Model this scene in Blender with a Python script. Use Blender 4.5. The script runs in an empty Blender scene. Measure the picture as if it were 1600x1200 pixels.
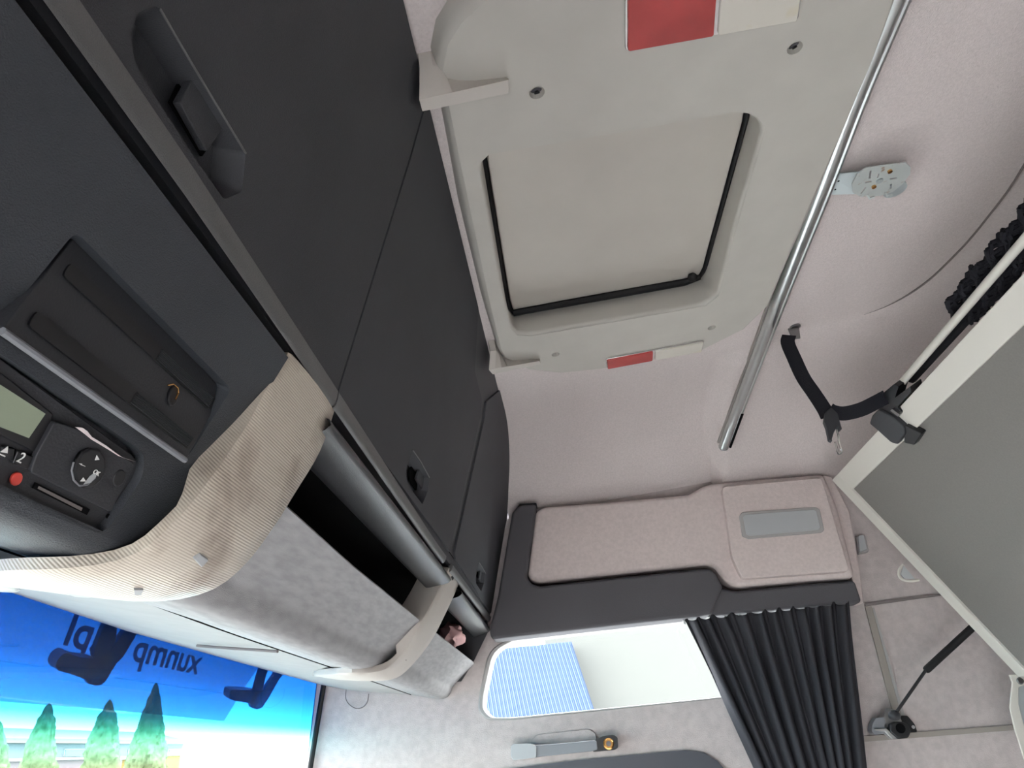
import bpy, bmesh, math, random
from mathutils import Vector, Matrix, noise
V = Vector
random.seed(7)
S = bpy.context.scene
Z0 = 2.8                       # eye height above the yard; shapes are written relative to the eye and lifted at the end

# ------------------------------------------------------------------ camera
yaw, pitch, roll, F = -0.05046, 0.46182, 0.08776, 1153.0
sy, cy, sp, cp, sr, cr = math.sin(yaw), math.cos(yaw), math.sin(pitch), math.cos(pitch), math.sin(roll), math.cos(roll)
FWD = V((sy*cp, cy*cp, sp)); RT = V((cy, -sy, 0)); DN = FWD.cross(RT)
R2 = cr*RT + sr*DN; D2 = -sr*RT + cr*DN
cam = bpy.data.cameras.new('camera'); cam.lens = F/1600*36; cam.sensor_width = 36; cam.clip_start = 0.02; cam.clip_end = 300
co = bpy.data.objects.new('camera', cam); S.collection.objects.link(co)
m = Matrix((( R2.x, -D2.x, -FWD.x, 0), (R2.y, -D2.y, -FWD.y, 0), (R2.z, -D2.z, -FWD.z, 0), (0, 0, 0, 1)))
co.matrix_world = m
S.camera = co

# ------------------------------------------------------------------ sky, light, exposure
w = bpy.data.worlds.new('sky'); S.world = w; w.use_nodes = True
nt = w.node_tree; nt.nodes.clear()
out = nt.nodes.new('ShaderNodeOutputWorld'); bg = nt.nodes.new('ShaderNodeBackground')
tc = nt.nodes.new('ShaderNodeTexCoord'); sx = nt.nodes.new('ShaderNodeSeparateXYZ'); rp = nt.nodes.new('ShaderNodeValToRGB')
nt.links.new(tc.outputs['Generated'], sx.inputs[0]); nt.links.new(sx.outputs['Z'], rp.inputs[0])
rp.color_ramp.elements[0].position = 0.0; rp.color_ramp.elements[0].color = (1.0, 0.995, 0.98, 1)
rp.color_ramp.elements[1].position = 0.8; rp.color_ramp.elements[1].color = (0.80, 0.88, 1.0, 1)
nt.links.new(rp.outputs[0], bg.inputs[0]); bg.inputs[1].default_value = 9.0
nt.links.new(bg.outputs[0], out.inputs[0])
sl = bpy.data.lights.new('sun', 'SUN'); sl.energy = 2.0; sl.angle = 0.03; sl.color = (1, 0.95, 0.86)
so = bpy.data.objects.new('sun', sl); S.collection.objects.link(so); so.rotation_euler = V((0.2, 0.45, 0.87)).to_track_quat('Z', 'Y').to_euler()
S.view_settings.view_transform = 'Standard'; S.view_settings.look = 'None'
S.view_settings.gamma = 1; S.view_settings.use_curve_mapping = False; S.view_settings.exposure = 1.6

# ------------------------------------------------------------------ measuring helpers: a line of sight met with a real plane
def ray(px, py): return R2*((px-800)/F) + D2*((py-600)/F) + FWD
def PX(px, py, x): r = ray(px, py); return r*(x/r.x)
def PY(px, py, y=2.1): r = ray(px, py); return r*(y/r.y)
def PZ(px, py, z): r = ray(px, py); return r*(z/r.z)
H0, HS = 0.80, 0.08            # the roof rises slightly to the rear
def CE(px, py, off=0.0): r = ray(px, py); return r*((H0-off)/(r.z-HS*r.x))
def LP(px, py, a, b, off=0.0):  # plane that runs across the cab through the (x,z) points a and b
    n = V((b[1]-a[1], 0, -(b[0]-a[0]))).normalized()
    if n.dot(V((a[0], 0, a[1]))) > 0: n = -n       # towards the eye
    p = V((a[0], 0, a[1])) + n*off
    r = ray(px, py); return r*(n.dot(p)/n.dot(r))
def pix(p):
    x = p.dot(R2); y = p.dot(D2); z = p.dot(FWD); return (800+F*x/z, 600+F*y/z) if z > 1e-4 else (1e6, 1e6)
def Ycross(x, z, poly, y0=0.15, y1=2.3, prev=None):
    best = None
    for k in range(len(poly)-1):
        (ax, ay), (bx, by) = poly[k], poly[k+1]
        pv = None
        for i in range(400):
            y = y0+(y1-y0)*i/399; q = pix(V((x, y, z)))
            s = (bx-ax)*(q[1]-ay)-(by-ay)*(q[0]-ax)
            if pv is not None and s*pv <= 0:
                t = ((q[0]-ax)*(bx-ax)+(q[1]-ay)*(by-ay))/((bx-ax)**2+(by-ay)**2)
                d = max(0, -t, t-1)
                d += 0 if prev is None else abs(y-prev)*3
                if best is None or d < best[0]: best = (d, y)
            pv = s
    return best[1] if best else y0

# ------------------------------------------------------------------ materials
def lin(c): return tuple((v/255/12.92 if v/255 <= .04045 else ((v/255+.055)/1.055)**2.4) for v in c)
MATS = {}
def mat(name, rgb, rough=0.6, metal=0.0, var=0.0, vscale=30, bump=0.0, bscale=200, spec=0.5, rgb2=None, stretch=None, thr=None):
    M = bpy.data.materials.new(name); M.use_nodes = True; n = M.node_tree; b = n.nodes['Principled BSDF']
    c = lin(rgb); b.inputs['Base Color'].default_value = (*c, 1)
    b.inputs['Roughness'].default_value = rough; b.inputs['Metallic'].default_value = metal
    b.inputs['Specular IOR Level'].default_value = spec
    t = n.nodes.new('ShaderNodeTexCoord'); mp = n.nodes.new('ShaderNodeMapping'); n.links.new(t.outputs['Object'], mp.inputs[0])
    if stretch: mp.inputs['Scale'].default_value = stretch
    if var > 0 or rgb2:
        z = n.nodes.new('ShaderNodeTexNoise'); z.inputs['Scale'].default_value = vscale; z.inputs['Detail'].default_value = 4
        n.links.new(mp.outputs[0], z.inputs['Vector'])
        r = n.nodes.new('ShaderNodeValToRGB'); n.links.new(z.outputs['Fac'], r.inputs[0])
        c2 = lin(rgb2) if rgb2 else tuple(v*(1-var) for v in c)
        c1 = c if rgb2 else tuple(min(1, v*(1+var)) for v in c)
        lo, hi = thr or (0.35, 0.65)
        r.color_ramp.elements[0].position = lo; r.color_ramp.elements[0].color = (*c2, 1)
        r.color_ramp.elements[1].position = hi; r.color_ramp.elements[1].color = (*c1, 1)
        n.links.new(r.outputs[0], b.inputs['Base Color'])
    if bump > 0:
        z2 = n.nodes.new('ShaderNodeTexNoise'); z2.inputs['Scale'].default_value = bscale; z2.inputs['Detail'].default_value = 3
        n.links.new(mp.outputs[0], z2.inputs['Vector'])
        bp = n.nodes.new('ShaderNodeBump'); bp.inputs['Strength'].default_value = bump; bp.inputs['Distance'].default_value = 0.002
        n.links.new(z2.outputs['Fac'], bp.inputs['Height']); n.links.new(bp.outputs[0], b.inputs['Normal'])
    MATS[name] = M; return M
mat('headliner', (208, 198, 196), 0.95, var=0.05, vscale=230, bump=0.5, bscale=500, spec=0.1)
mat('wallfab', (186, 177, 175), 0.95, var=0.07, vscale=60, bump=0.4, bscale=400, spec=0.1)
mat('groove', (120, 112, 110), 0.9)
mat('lockerplastic', (60, 61, 65), 0.6, var=0.06, vscale=12, bump=0.35, bscale=900, spec=0.35)
mat('litplastic', (92, 92, 92), 0.32, bump=0.25, bscale=900, spec=0.6)  # lighter locker plastic: highlight along lips and latch edges put into colour
mat('rollplastic', (54, 55, 57), 0.33, bump=0.2, bscale=900, spec=0.7)
mat('darkplastic', (50, 51, 55), 0.5, bump=0.15, bscale=600, spec=0.4)
mat('blackplastic', (26, 27, 30), 0.35, spec=0.5)
mat('gap', (10, 10, 12), 0.9, spec=0.1)
mat('greygrain', (156, 155, 156), 0.55, var=0.12, vscale=26, bump=0.35, bscale=500, spec=0.4, stretch=(6, 1, 1))
mat('module', (57, 60, 65), 0.5, var=0.07, vscale=9, bump=0.35, bscale=900, spec=0.4)
mat('header', (162, 160, 158), 0.7, var=0.03, vscale=30, spec=0.3)
mat('hatchwhite', (186, 182, 175), 0.75, var=0.03, vscale=14, spec=0.15)
mat('hatchlid', (186, 180, 172), 0.6, var=0.03, vscale=8, spec=0.3)
mat('bracketwhite', (192, 185, 178), 0.55, spec=0.3)
mat('rubber', (22, 22, 24), 0.6, spec=0.3)
mat('alu', (215, 220, 220), 0.3, metal=1.0)
mat('aludull', (170, 165, 160), 0.5, metal=0.6)
mat('zinc', (200, 206, 204), 0.45, metal=0.35, rgb2=(150, 110, 80), vscale=45, thr=(0.30, 0.40))
mat('zincplain', (178, 186, 188), 0.45, metal=0.35)
mat('redlens', (170, 62, 62), 0.15, var=0.15, vscale=10, spec=0.6)
mat('clearlens', (205, 200, 190), 0.12, rgb2=(196, 180, 130), vscale=9, thr=(0.25, 0.4), spec=0.6)
mat('chrome', (235, 235, 235), 0.12, metal=1.0)
mat('bunkframe', (200, 196, 188), 0.5, spec=0.4)
mat('bunkboard', (120, 117, 113), 0.85, var=0.04, vscale=300, spec=0.2)
mat('webbing', (30, 30, 36), 0.8, bump=0.6, bscale=600, spec=0.2)
mat('curtain', (56, 56, 61), 0.9, var=0.05, vscale=200, bump=0.3, bscale=900, spec=0.2)
mat('shelflight', (200, 187, 184), 0.9, var=0.05, vscale=120, bump=0.3, bscale=400, spec=0.15)
mat('shelfdark', (80, 78, 82), 0.7, bump=0.3, bscale=700, spec=0.3)
mat('trimgrey', (150, 143, 136), 0.8)
mat('vent', (158, 155, 153), 0.6)
mat('greyplastic', (128, 130, 135), 0.5, spec=0.4)
mat('palegrey', (168, 170, 172), 0.5, spec=0.4)
mat('brass', (200, 150, 90), 0.25, metal=1.0)
mat('steel', (150, 150, 150), 0.3, metal=1.0)
mat('lcd', (150, 160, 138), 0.25, spec=0.5)
mat('buttonred', (215, 70, 60), 0.35)
mat('printwhite', (235, 235, 232), 0.5)
mat('paper', (245, 232, 232), 0.7)
mat('pinkcloth', (214, 170, 168), 0.8, bump=0.8, bscale=60)
mat('concrete', (168, 164, 158), 0.9, var=0.1, vscale=2)
mat('cabfloor', (150, 146, 142), 0.9)
mat('thuja', (112, 118, 88), 0.9, rgb2=(84, 94, 64), vscale=6, spec=0.1)
mat('trunk', (80, 62, 45), 0.9)
mat('rooftile', (136, 88, 78), 0.8); mat('render', (112, 100, 102), 0.9); mat('yellowrender', (140, 116, 66), 0.9)
mat('farglass', (70, 72, 84), 0.3); mat('facadewhite', (150, 148, 146), 0.8); mat('creamwall', (57, 57, 53), 0.8, var=0.03, vscale=1)
mat('bluesheet', (41, 57, 84), 0.6, var=0.04, vscale=3)
mat('armsteel', (140, 122, 140), 0.5)
mat('visortext', (190, 180, 210), 0.6)
mat('doordark', (62, 64, 72), 0.4, spec=0.5)

def lens_mat():
    M = mat('ribbedlens', (196, 186, 172), 0.35, spec=0.5, rgb2=(138, 122, 108), vscale=13, thr=(0.30, 0.50)); n = M.node_tree; b = n.nodes['Principled BSDF']
    t = n.nodes.new('ShaderNodeTexCoord'); wv = n.nodes.new('ShaderNodeTexWave'); wv.bands_direction = 'DIAGONAL'; wv.inputs['Scale'].default_value = 210
    mpp = n.nodes.new('ShaderNodeMapping'); mpp.inputs['Scale'].default_value = (1, 0, 1); n.links.new(t.outputs['Object'], mpp.inputs[0]); n.links.new(mpp.outputs[0], wv.inputs['Vector'])
    bp = n.nodes.new('ShaderNodeBump'); bp.inputs['Strength'].default_value = 0.34; bp.inputs['Distance'].default_value = 0.0008
    n.links.new(wv.outputs['Fac'], bp.inputs['Height']); n.links.new(bp.outputs[0], b.inputs['Normal'])
lens_mat()
def glass_mat(name, top, bottom, z_lo, z_hi, gl=0.06, mids=()):
    # given tints are for the whole pane; light crosses two surfaces, so each surface takes the square root
    q = lambda c: tuple(v**0.5 for v in c)
    top, bottom, mids = q(top), q(bottom), [(p, q(c)) for p, c in mids]
    M = bpy.data.materials.new(name); M.use_nodes = True; n = M.node_tree; n.nodes.clear()
    o = n.nodes.new('ShaderNodeOutputMaterial'); mx = n.nodes.new('ShaderNodeMixShader'); tr = n.nodes.new('ShaderNodeBsdfTransparent'); g = n.nodes.new('ShaderNodeBsdfGlossy')
    g.inputs['Roughness'].default_value = 0.03; mx.inputs[0].default_value = gl
    t = n.nodes.new('ShaderNodeTexCoord'); s = n.nodes.new('ShaderNodeSeparateXYZ'); mr = n.nodes.new('ShaderNodeMapRange'); r = n.nodes.new('ShaderNodeValToRGB')
    n.links.new(t.outputs['Object'], s.inputs[0]); n.links.new(s.outputs['Z'], mr.inputs[0]); mr.inputs[1].default_value = z_lo; mr.inputs[2].default_value = z_hi
    n.links.new(mr.outputs[0], r.inputs[0]); r.color_ramp.elements[0].color = (*bottom, 1); r.color_ramp.elements[1].color = (*top, 1)
    for p, c in mids: e = r.color_ramp.elements.new(p); e.color = (*c, 1)
    n.links.new(r.outputs[0], tr.inputs[0]); n.links.new(tr.outputs[0], mx.inputs[1]); n.links.new(g.outputs[0], mx.inputs[2]); n.links.new(mx.outputs[0], o.inputs[0])
    MATS[name] = M; return M

# ------------------------------------------------------------------ mesh helpers
def thing(name, label, cat, loc, group=None):
    o = bpy.data.objects.new(name, None); S.collection.objects.link(o); o.location = loc; o.empty_display_size = 0.05
    o['label'] = label; o['category'] = cat
    if group: o['group'] = group
    return o
def tag(o, label, cat, group=None):
    o['label'] = label; o['category'] = cat
    if group: o['group'] = group
    return o
def struct(o): o['kind'] = 'structure'; return o
def wloc(o):
    p = V(o.location)
    while o.parent: o = o.parent; p += V(o.location)
    return p
def bmobj(name, bm, mt, parent=None, smooth=True, bevel=0.0, seg=2, ang=32, origin=None):
    bmesh.ops.remove_doubles(bm, verts=bm.verts, dist=1e-6)
    bmesh.ops.recalc_face_normals(bm, faces=bm.faces)
    lo = V((min(v.co.x for v in bm.verts), min(v.co.y for v in bm.verts), min(v.co.z for v in bm.verts)))
    hi = V((max(v.co.x for v in bm.verts), max(v.co.y for v in bm.verts), max(v.co.z for v in bm.verts)))
    c = origin if origin is not None else (lo+hi)/2
    for v in bm.verts: v.co -= c
    for f in bm.faces: f.smooth = smooth
    if smooth:
        for e in bm.edges:
            if len(e.link_faces) == 2 and e.calc_face_angle(0) > math.radians(ang): e.smooth = False
    me = bpy.data.meshes.new(name); bm.to_mesh(me); bm.free(); me.materials.append(MATS[mt])
    o = bpy.data.objects.new(name, me); S.collection.objects.link(o)
    if parent: o.parent = parent; o.location = c - wloc(parent)
    else: o.location = c
    if bevel > 0:
        for e in me.edges: e.use_edge_sharp = False
        b = o.modifiers.new('bevel', 'BEVEL'); b.width = bevel; b.segments = seg; b.limit_method = 'ANGLE'; b.angle_limit = math.radians(30); b.harden_normals = True
    return o
def raw(verts, faces):
    bm = bmesh.new(); vs = [bm.verts.new(v) for v in verts]
    for f in faces:
        try: bm.faces.new([vs[i] for i in f])
        except ValueError: pass
    return bm
def mk(name, verts, faces, mt, parent=None, **k): return bmobj(name, raw(verts, faces), mt, parent, **k)
def prism_bm(pts, d, bm=None):
    bm = bm or bmesh.new(); d = V(d); n = len(pts)
    a = [bm.verts.new(V(p)) for p in pts]; b = [bm.verts.new(V(p)+d) for p in pts]
    bm.faces.new(a); bm.faces.new(b[::-1])
    for i in range(n): bm.faces.new((a[i], a[(i+1) % n], b[(i+1) % n], b[i]))
    return bm
def prism(name, pts, d, mt, parent=None, **k): return bmobj(name, prism_bm(pts, d), mt, parent, **k)
def rnd(pts, r, seg=5):
    out = []; n = len(pts); rs = r if isinstance(r, (list, tuple)) else [r]*n
    for i in range(n):
        p = V(pts[i]); a = V(pts[i-1])-p; b = V(pts[(i+1) % n])-p; q = min(rs[i], a.length*.48, b.length*.48)
        if q <= 0: out.append(p); continue
        a = p+a.normalized()*q; b = p+b.normalized()*q
        for k in range(seg+1):
            t = k/seg; out.append(a*(1-t)**2 + p*2*t*(1-t) + b*t*t)
    return out
def holeplate(name, outer, holes, d, mt, parent=None, pockets=(), **k):
    """plate with real openings; pockets = (loop, depth vector, shrink) are blind recesses"""
    d = V(d); bm = bmesh.new(); loops = [outer]+[list(h) for h in holes]+[list(p[0]) for p in pockets]; E = []; L = []
    for lp in loops:
        vs = [bm.verts.new(V(p)) for p in lp]; L.append(vs)
        for i in range(len(vs)): E.append(bm.edges.new((vs[i], vs[(i+1) % len(vs)])))
    n = (V(outer[1])-V(outer[0])).cross(V(outer[len(outer)//2])-V(outer[0])).normalized()
    bmesh.ops.triangle_fill(bm, use_beauty=True, use_dissolve=False, edges=E, normal=n)
    for i, vs in enumerate(L):
        if i <= len(holes):
            b = [bm.verts.new(v.co+d) for v in vs]
            for j in range(len(vs)): bm.faces.new((vs[j], vs[(j+1) % len(vs)], b[(j+1) % len(vs)], b[j]))
        else:
            dep, sh = pockets[i-1-len(holes)][1:3]; c = sum((v.co for v in vs), V())/len(vs)
            b = [bm.verts.new(c+(v.co-c)*sh+V(dep)) for v in vs]
            for j in range(len(vs)): bm.faces.new((vs[j], vs[(j+1) % len(vs)], b[(j+1) % len(vs)], b[j]))
            bm.faces.new(b)
    return bmobj(name, bm, mt, parent, **k)
def loft(name, rings, mt, parent=None, closed=False, caps=False, **k):
    vs = []; fs = []; n = len(rings[0])
    for r in rings: vs += list(r)
    for i in range(len(rings)-1):
        for j in range(n if closed else n-1):
            fs.append((i*n+j, i*n+(j+1) % n, (i+1)*n+(j+1) % n, (i+1)*n+j))
    if caps: fs.append(tuple(range(n))); fs.append(tuple(range((len(rings)-1)*n, len(rings)*n))[::-1])
    return mk(name, vs, fs, mt, parent, **k)
def tube_rings(pts, r, n=12):
    pts = [V(p) for p in pts]; out = []; up = None
    for i, p in enumerate(pts):
        t = (pts[min(i+1, len(pts)-1)]-pts[max(i-1, 0)]).normalized()
        if up is None: up = t.orthogonal().normalized()
        up = (up-t*up.dot(t)).normalized(); s = t.cross(up); rr = r[i] if isinstance(r, (list, tuple)) else r
        out.append([p+(up*math.cos(2*math.pi*k/n)+s*math.sin(2*math.pi*k/n))*rr for k in range(n)])
    return out
def tube(name, pts, r, mt, parent=None, n=12, **k): return loft(name, tube_rings(pts, r, n), mt, parent, closed=True, caps=True, **k)
def spline(pts, n=8):
    pts = [V(p) for p in pts]; q = [pts[0]*2-pts[1]]+pts+[pts[-1]*2-pts[-2]]; out = []
    for i in range(1, len(q)-2):
        a, b, c, d = q[i-1:i+3]
        for k in range(n):
            t = k/n; out.append(0.5*((2*b)+(c-a)*t+(2*a-5*b+4*c-d)*t*t+(3*b-a-3*c+d)*t**3))
    out.append(pts[-1]); return out
def sweep(name, pts, dirs, w, th, mt, parent=None, **k):
    """flat strap: dirs = width directions per point"""
    rings = []; pts = [V(p) for p in pts]
    for i, p in enumerate(pts):
        t = (pts[min(i+1, len(pts)-1)]-pts[max(i-1, 0)]).normalized(); s = V(dirs[i]); s = (s-t*s.dot(t)).normalized(); nn = t.cross(s)
        rings.append([p+s*w/2+nn*th/2, p-s*w/2+nn*th/2, p-s*w/2-nn*th/2, p+s*w/2-nn*th/2])
    return loft(name, rings, mt, parent, closed=True, caps=True, **k)
def disc(name, c, nrm, r, h, mt, parent=None, n=20, r2=None, **k):
    c = V(c); nrm = V(nrm).normalized(); u = nrm.orthogonal().normalized(); v = nrm.cross(u)
    a = [c+(u*math.cos(2*math.pi*i/n)+v*math.sin(2*math.pi*i/n))*r for i in range(n)]
    b = [c+nrm*h+(u*math.cos(2*math.pi*i/n)+v*math.sin(2*math.pi*i/n))*(r if r2 is None else r2) for i in range(n)]
    return loft(name, [a, b], mt, parent, closed=True, caps=True, **k)
def circ(c, nrm, r, n=16, sx=1, u=None):
    nrm = V(nrm).normalized(); u = V(u).normalized() if u is not None else nrm.orthogonal().normalized(); v = nrm.cross(u)
    return [V(c)+u*math.cos(2*math.pi*i/n)*r*sx+v*math.sin(2*math.pi*i/n)*r for i in range(n)]
def grow0(loop, s):
    c = sum(loop, V())/len(loop); return [p+(p-c).normalized()*s for p in loop]
def interp(tab, y):
    if y <= tab[0][0]: return tab[0][1]
    for (a, p), (b, q) in zip(tab, tab[1:]):
        if y <= b: return p+(q-p)*(y-a)/(b-a)
    return tab[-1][1]
CN = V((HS, 0, -1)).normalized()   # out of the roof lining, into the cab

# ================================================================== THE CAB SHELL
# roof lining: one curved sheet, flat in the middle, turning down into the side wall
crease = [CE(*p) for p in ((1760, -60), (1600, 250), (1540, 338), (1490, 395), (1440, 440), (1380, 475), (1300, 503), (1245, 520), (1190, 540))]
crease = [V((p.x, p.y, 0)) for p in spline(crease, 5)]
def crease_side(x, y):
    p = V((x, y, 0)); best = (9, 1)
    for a, b in zip(crease, crease[1:]):
        ab = b-a; t = max(0, min(1, (p-a).dot(ab)/ab.length_squared)); q = a+ab*t; d = (p-q).length
        if d < best[0]: best = (d, 1 if ab.cross(p-a).z < 0 else -1)
    return best
def zroof(x, y):
    z = H0+HS*x
    if y > 1.72:
        t = (y-1.72)/(2.10-1.72)
        z -= 0.165*t**2.4 + (0.012/(1+math.exp(-(y-2.0)/0.008)))
    if x > 0.45:
        d, s = crease_side(x, y)
        if s > 0: z -= min(0.012, d*0.35) + 0.10*max(0, d-0.02)
    return z
vs = []; fs = []; NX, NY = 90, 120
for i in range(NX+1):
    x = -0.15+(2.0+0.15)*(i/NX)
    for j in range(NY+1):
        y = -0.6+2.7*(j/NY); vs.append(V((x, y, zroof(x, y))))
for i in range(NX):
    for j in range(NY):
        a = i*(NY+1)+j; c_ = (vs[a]+vs[a+NY+2])/2
        if -0.075 < c_.x < 0.375 and 0.70 < c_.y < 1.40: continue      # the hatch opening
        fs.append((a, a+1, a+NY+2, a+NY+1))
ceiling = struct(mk('ceiling', vs, fs, 'headliner', ang=60))
sm_ = [V((p.x, p.y, min(zroof(p.x+a_, p.y+b_) for a_ in (-0.02, 0, 0.02) for b_ in (-0.02, 0, 0.02))-0.0)) for p in crease[4:28]]
tube('crease_shade', sm_, [0.0024]*(len(sm_)-6)+[0.002, 0.0016, 0.0012, 0.0008, 0.0005, 0.0003], 'groove', ceiling, n=6)  # dark line added along the crease, its shade put into the colour

YW = 2.10
# passenger-side wall with the window opening
winpix = [(766, 1122), (754, 1108), (755, 1088), (770, 1018), (803, 1000), (1065, 969), (1300, 943), (1330, 1068), (1121, 1090), (800, 1122)]
wl = [PY(*p) for p in winpix]
wl = [wl[0], wl[1], wl[2], wl[3], wl[4]] + [wl[5], V((0.66, YW, wl[5].z-0.005)), V((0.66, YW, wl[8].z))] + [wl[8], wl[9]]
wl = rnd(wl, [0.02, 0.012, 0.02, 0.03, 0.02, 0, 0.04, 0.04, 0, 0.02], 4)
outer = [V((-0.80, YW, -1.5)), V((2.0, YW, -1.5)), V((2.0, YW, 0.9)), V((-0.72, YW, 0.9)), V((-0.706, YW, 0.22)), V((-0.781, YW, -0.55))]
dhx0, dhx1 = -0.56, PY(1085, 1190, YW).x-0.03
dhz = PY(900, 1250, YW).z
dhole = rnd([V((dhx0, YW, -0.62)), V((dhx1, YW, -0.62)), V((dhx1, YW, dhz-0.03)), V((dhx0, YW, dhz-0.04))], 0.05)
wall = struct(holeplate('wall_right', outer, [wl, dhole], (0, 0.05, 0), 'wallfab', smooth=False))
# rounded reveal and rubber seal of the window
def scaled(loop, s, dy):
    c = sum((V(p) for p in loop), V())/len(loop); o = []
    for p in loop:
        d = V(p)-c; o.append(c+d+d.normalized()*s+V((0, dy, 0)))
    return o
loft('window_reveal', [scaled(wl, 0.014, -0.004), scaled(wl, 0.006, -0.008), scaled(wl, -0.001, 0.0), scaled(wl, -0.004, 0.03)], 'header', None, closed=False)
rv = bpy.data.objects['window_reveal']; bpy.data.objects.remove(rv)
def ringloft(name, loops, mt, parent=None, **k):
    return loft(name, [list(l)+[l[0]] for l in loops], mt, parent, **k)
win2 = struct(ringloft('window_2', [scaled(wl, 0.012, -0.001), scaled(wl, 0.008, -0.006), scaled(wl, 0.0, -0.006), scaled(wl, -0.003, 0.0), scaled(wl, -0.004, 0.05)], 'header'))
glass_mat('sideglass', (0.93, 0.97, 0.96), (0.93, 0.97, 0.96), -1, 1, 0.03)
prism('pane', [p+V((0, 0.035, 0)) for p in wl], (0, 0.004, 0), 'sideglass', win2, smooth=False)

struct(mk('floor', [V((-0.75, -0.6, -1.5)), V((2, -0.6, -1.5)), V((2, 2.1, -1.5)), V((-0.75, 2.1, -1.5))], [(0, 1, 2, 3)], 'cabfloor'))
struct(mk('wall_back', [V((1.98, -0.6, -1.5)), V((1.98, 2.1, -1.5)), V((1.98, 2.1, 0.96)), V((1.98, -0.6, 0.96))], [(0, 1, 2, 3)], 'wallfab'))
struct(mk('wall_front', [V((-0.715, -0.6, 0.255)), V((-0.715, 2.1, 0.235)), V((-0.715, 2.1, 0.9)), V((-0.715, -0.6, 0.9)), V((-0.1, -0.6, 0.9)), V((-0.1, 2.1, 0.9))], [(0, 1, 2, 3), (3, 2, 5, 4)], 'wallfab', smooth=False))
lo = [V((-0.75, -0.6, -1.5)), V((2, -0.6, -1.5)), V((2, -0.6, 0.98)), V((-0.75, -0.6, 0.98))]
struct(holeplate('wall_left', lo, [[V((-0.55, -0.6, -1.3)), V((0.45, -0.6, -1.3)), V((0.45, -0.6, -0.45)), V((-0.55, -0.6, -0.45))]], (0, -0.05, 0), 'wallfab', smooth=False))
struct(mk('wall_front_lower', [V((-0.76, -0.6, -1.5)), V((-0.76, 2.1, -1.5)), V((-0.76, 2.1, -0.55)), V((-0.76, -0.6, -0.55))], [(0, 1, 2, 3)], 'cabfloor'))

# wall panels behind the curtain: proud sheets with real joints between them
P = lambda *a: PY(*a, 2.092)
t1 = struct(prism('trim_1', rnd([P(1352, 948), P(1362, 947), P(1410, 1125), P(1399, 1127)], 0.002), (0, 0.006, 0), 'trimgrey'))
t2 = struct(prism('trim_2', [P(1352, 947), P(1352, 942), P(1480, 926), P(1480, 929)], (0, 0.006, 0), 'groove'))
t3 = struct(prism('trim_3', [P(1300, 1163), P(1300, 1154), P(1700, 1124), P(1700, 1132)], (0, 0.006, 0), 'trimgrey'))
t4 = struct(prism('trim_4', [P(1363, 950), P(1366, 949), P(1416, 1126), P(1411, 1127)], (0, 0.006, 0), 'header'))

# door opening frame, dark, at the foot of the picture
dl = [PY(700, 1213, 2.09), PY(780, 1203, 2.09), PY(900, 1188, 2.09), PY(1070, 1172, 2.09), PY(1100, 1176, 2.09), PY(1122, 1190, 2.09), PY(1135, 1205, 2.09)]
dl = dl + [V((dl[-1].x+0.03, 2.09, -0.9)), V((dl[0].x-0.02, 2.09, -0.9))]
door = struct(holeplate('door_1', dl, [[p+V((0, -0.01, 0)) for p in dhole]], (0, 0.01, 0), 'doordark', smooth=False))
prism('pane', [p+V((0, 0.02, 0)) for p in dhole], (0, 0.004, 0), 'sideglass', door, smooth=False)

# ================================================================== WINDSCREEN
Wz = 0.0
glass_mat('windscreen', (0.0008, 0.010, 0.046), (0.39, 0.41, 0.40), 0, 1, 0.04,
          mids=((0.62, (0.38, 0.41, 0.40)), (0.68, (0.25, 0.60, 0.65)), (0.72, (0.04, 0.25, 0.30)), (0.76, (0.006, 0.065, 0.15)), (0.80, (0.003, 0.042, 0.14)), (0.90, (0.0013, 0.016, 0.07))))
hd = [PX(-80, 897, -0.70), PX(0, 923, -0.70), PX(200, 989, -0.70), PX(400, 1044, -0.70), PX(503, 1072, -0.70)]
wtop = [V((-0.70, -0.6, hd[0].z))] + hd + [V((-0.70, 2.10, hd[-1].z))]
wbot = V((-0.775, 0, -0.55))
ws = struct(prism('window_1', [V((-0.70, -0.6, 0.26)), V((-0.70, 2.10, 0.26)), V((-0.775, 2.10, -0.55)), V((-0.775, -0.6, -0.55))], (-0.005, 0, 0), 'windscreen', smooth=False))
mr = [n for n in MATS['windscreen'].node_tree.nodes if n.type == 'MAP_RANGE'][0]
mr.inputs[1].default_value = -0.15; mr.inputs[2].default_value = 0.37     # local heights on the pane
seal = [PY(506, 1068, 2.085), PY(496, 1130, 2.085), PY(484, 1205, 2.085)]
seal.append(seal[-1]+(seal[-1]-seal[0])*3)
tube('seal', seal, 0.007, 'rubber', ws, n=8)

# ================================================================== OVERHEAD CONSOLE (fascia, bins, ribs)
Ut = [(-0.6, -0.250), (0.65, -0.254), (0.9, -0.263), (1.35, -0.268), (2.1, -0.272)]
Ft = [(-0.6, -0.300), (0.37, -0.305), (0.63, -0.330), (1.3, -0.332), (2.1, -0.342)]
St = [(-0.6, -0.392), (0.5, -0.398), (0.9, -0.418), (1.47, -0.430), (2.1, -0.445)]
con = thing('overhead_console', 'dark plastic console over the windscreen with open bins and textured grey front', 'console', (-0.45, 0.75, 0.31))
MA, MB_ = (-0.215, 0.315), (-0.303, 0.150)      # plane of the middle fascia
MN = V((MB_[1]-MA[1], 0, -(MB_[0]-MA[0]))).normalized()
if MN.x < 0: MN = -MN
def MF(px, py, off=0.0): return LP(px, py, MA, MB_, off)
YR = 0.535                                       # the fascia ends under the ribbed lens
fa = [V((MA[0], -0.6, MA[1])), V((MA[0], YR, MA[1])), V((MB_[0], YR, MB_[1])), V((MB_[0], -0.6, MB_[1]))]
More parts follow.
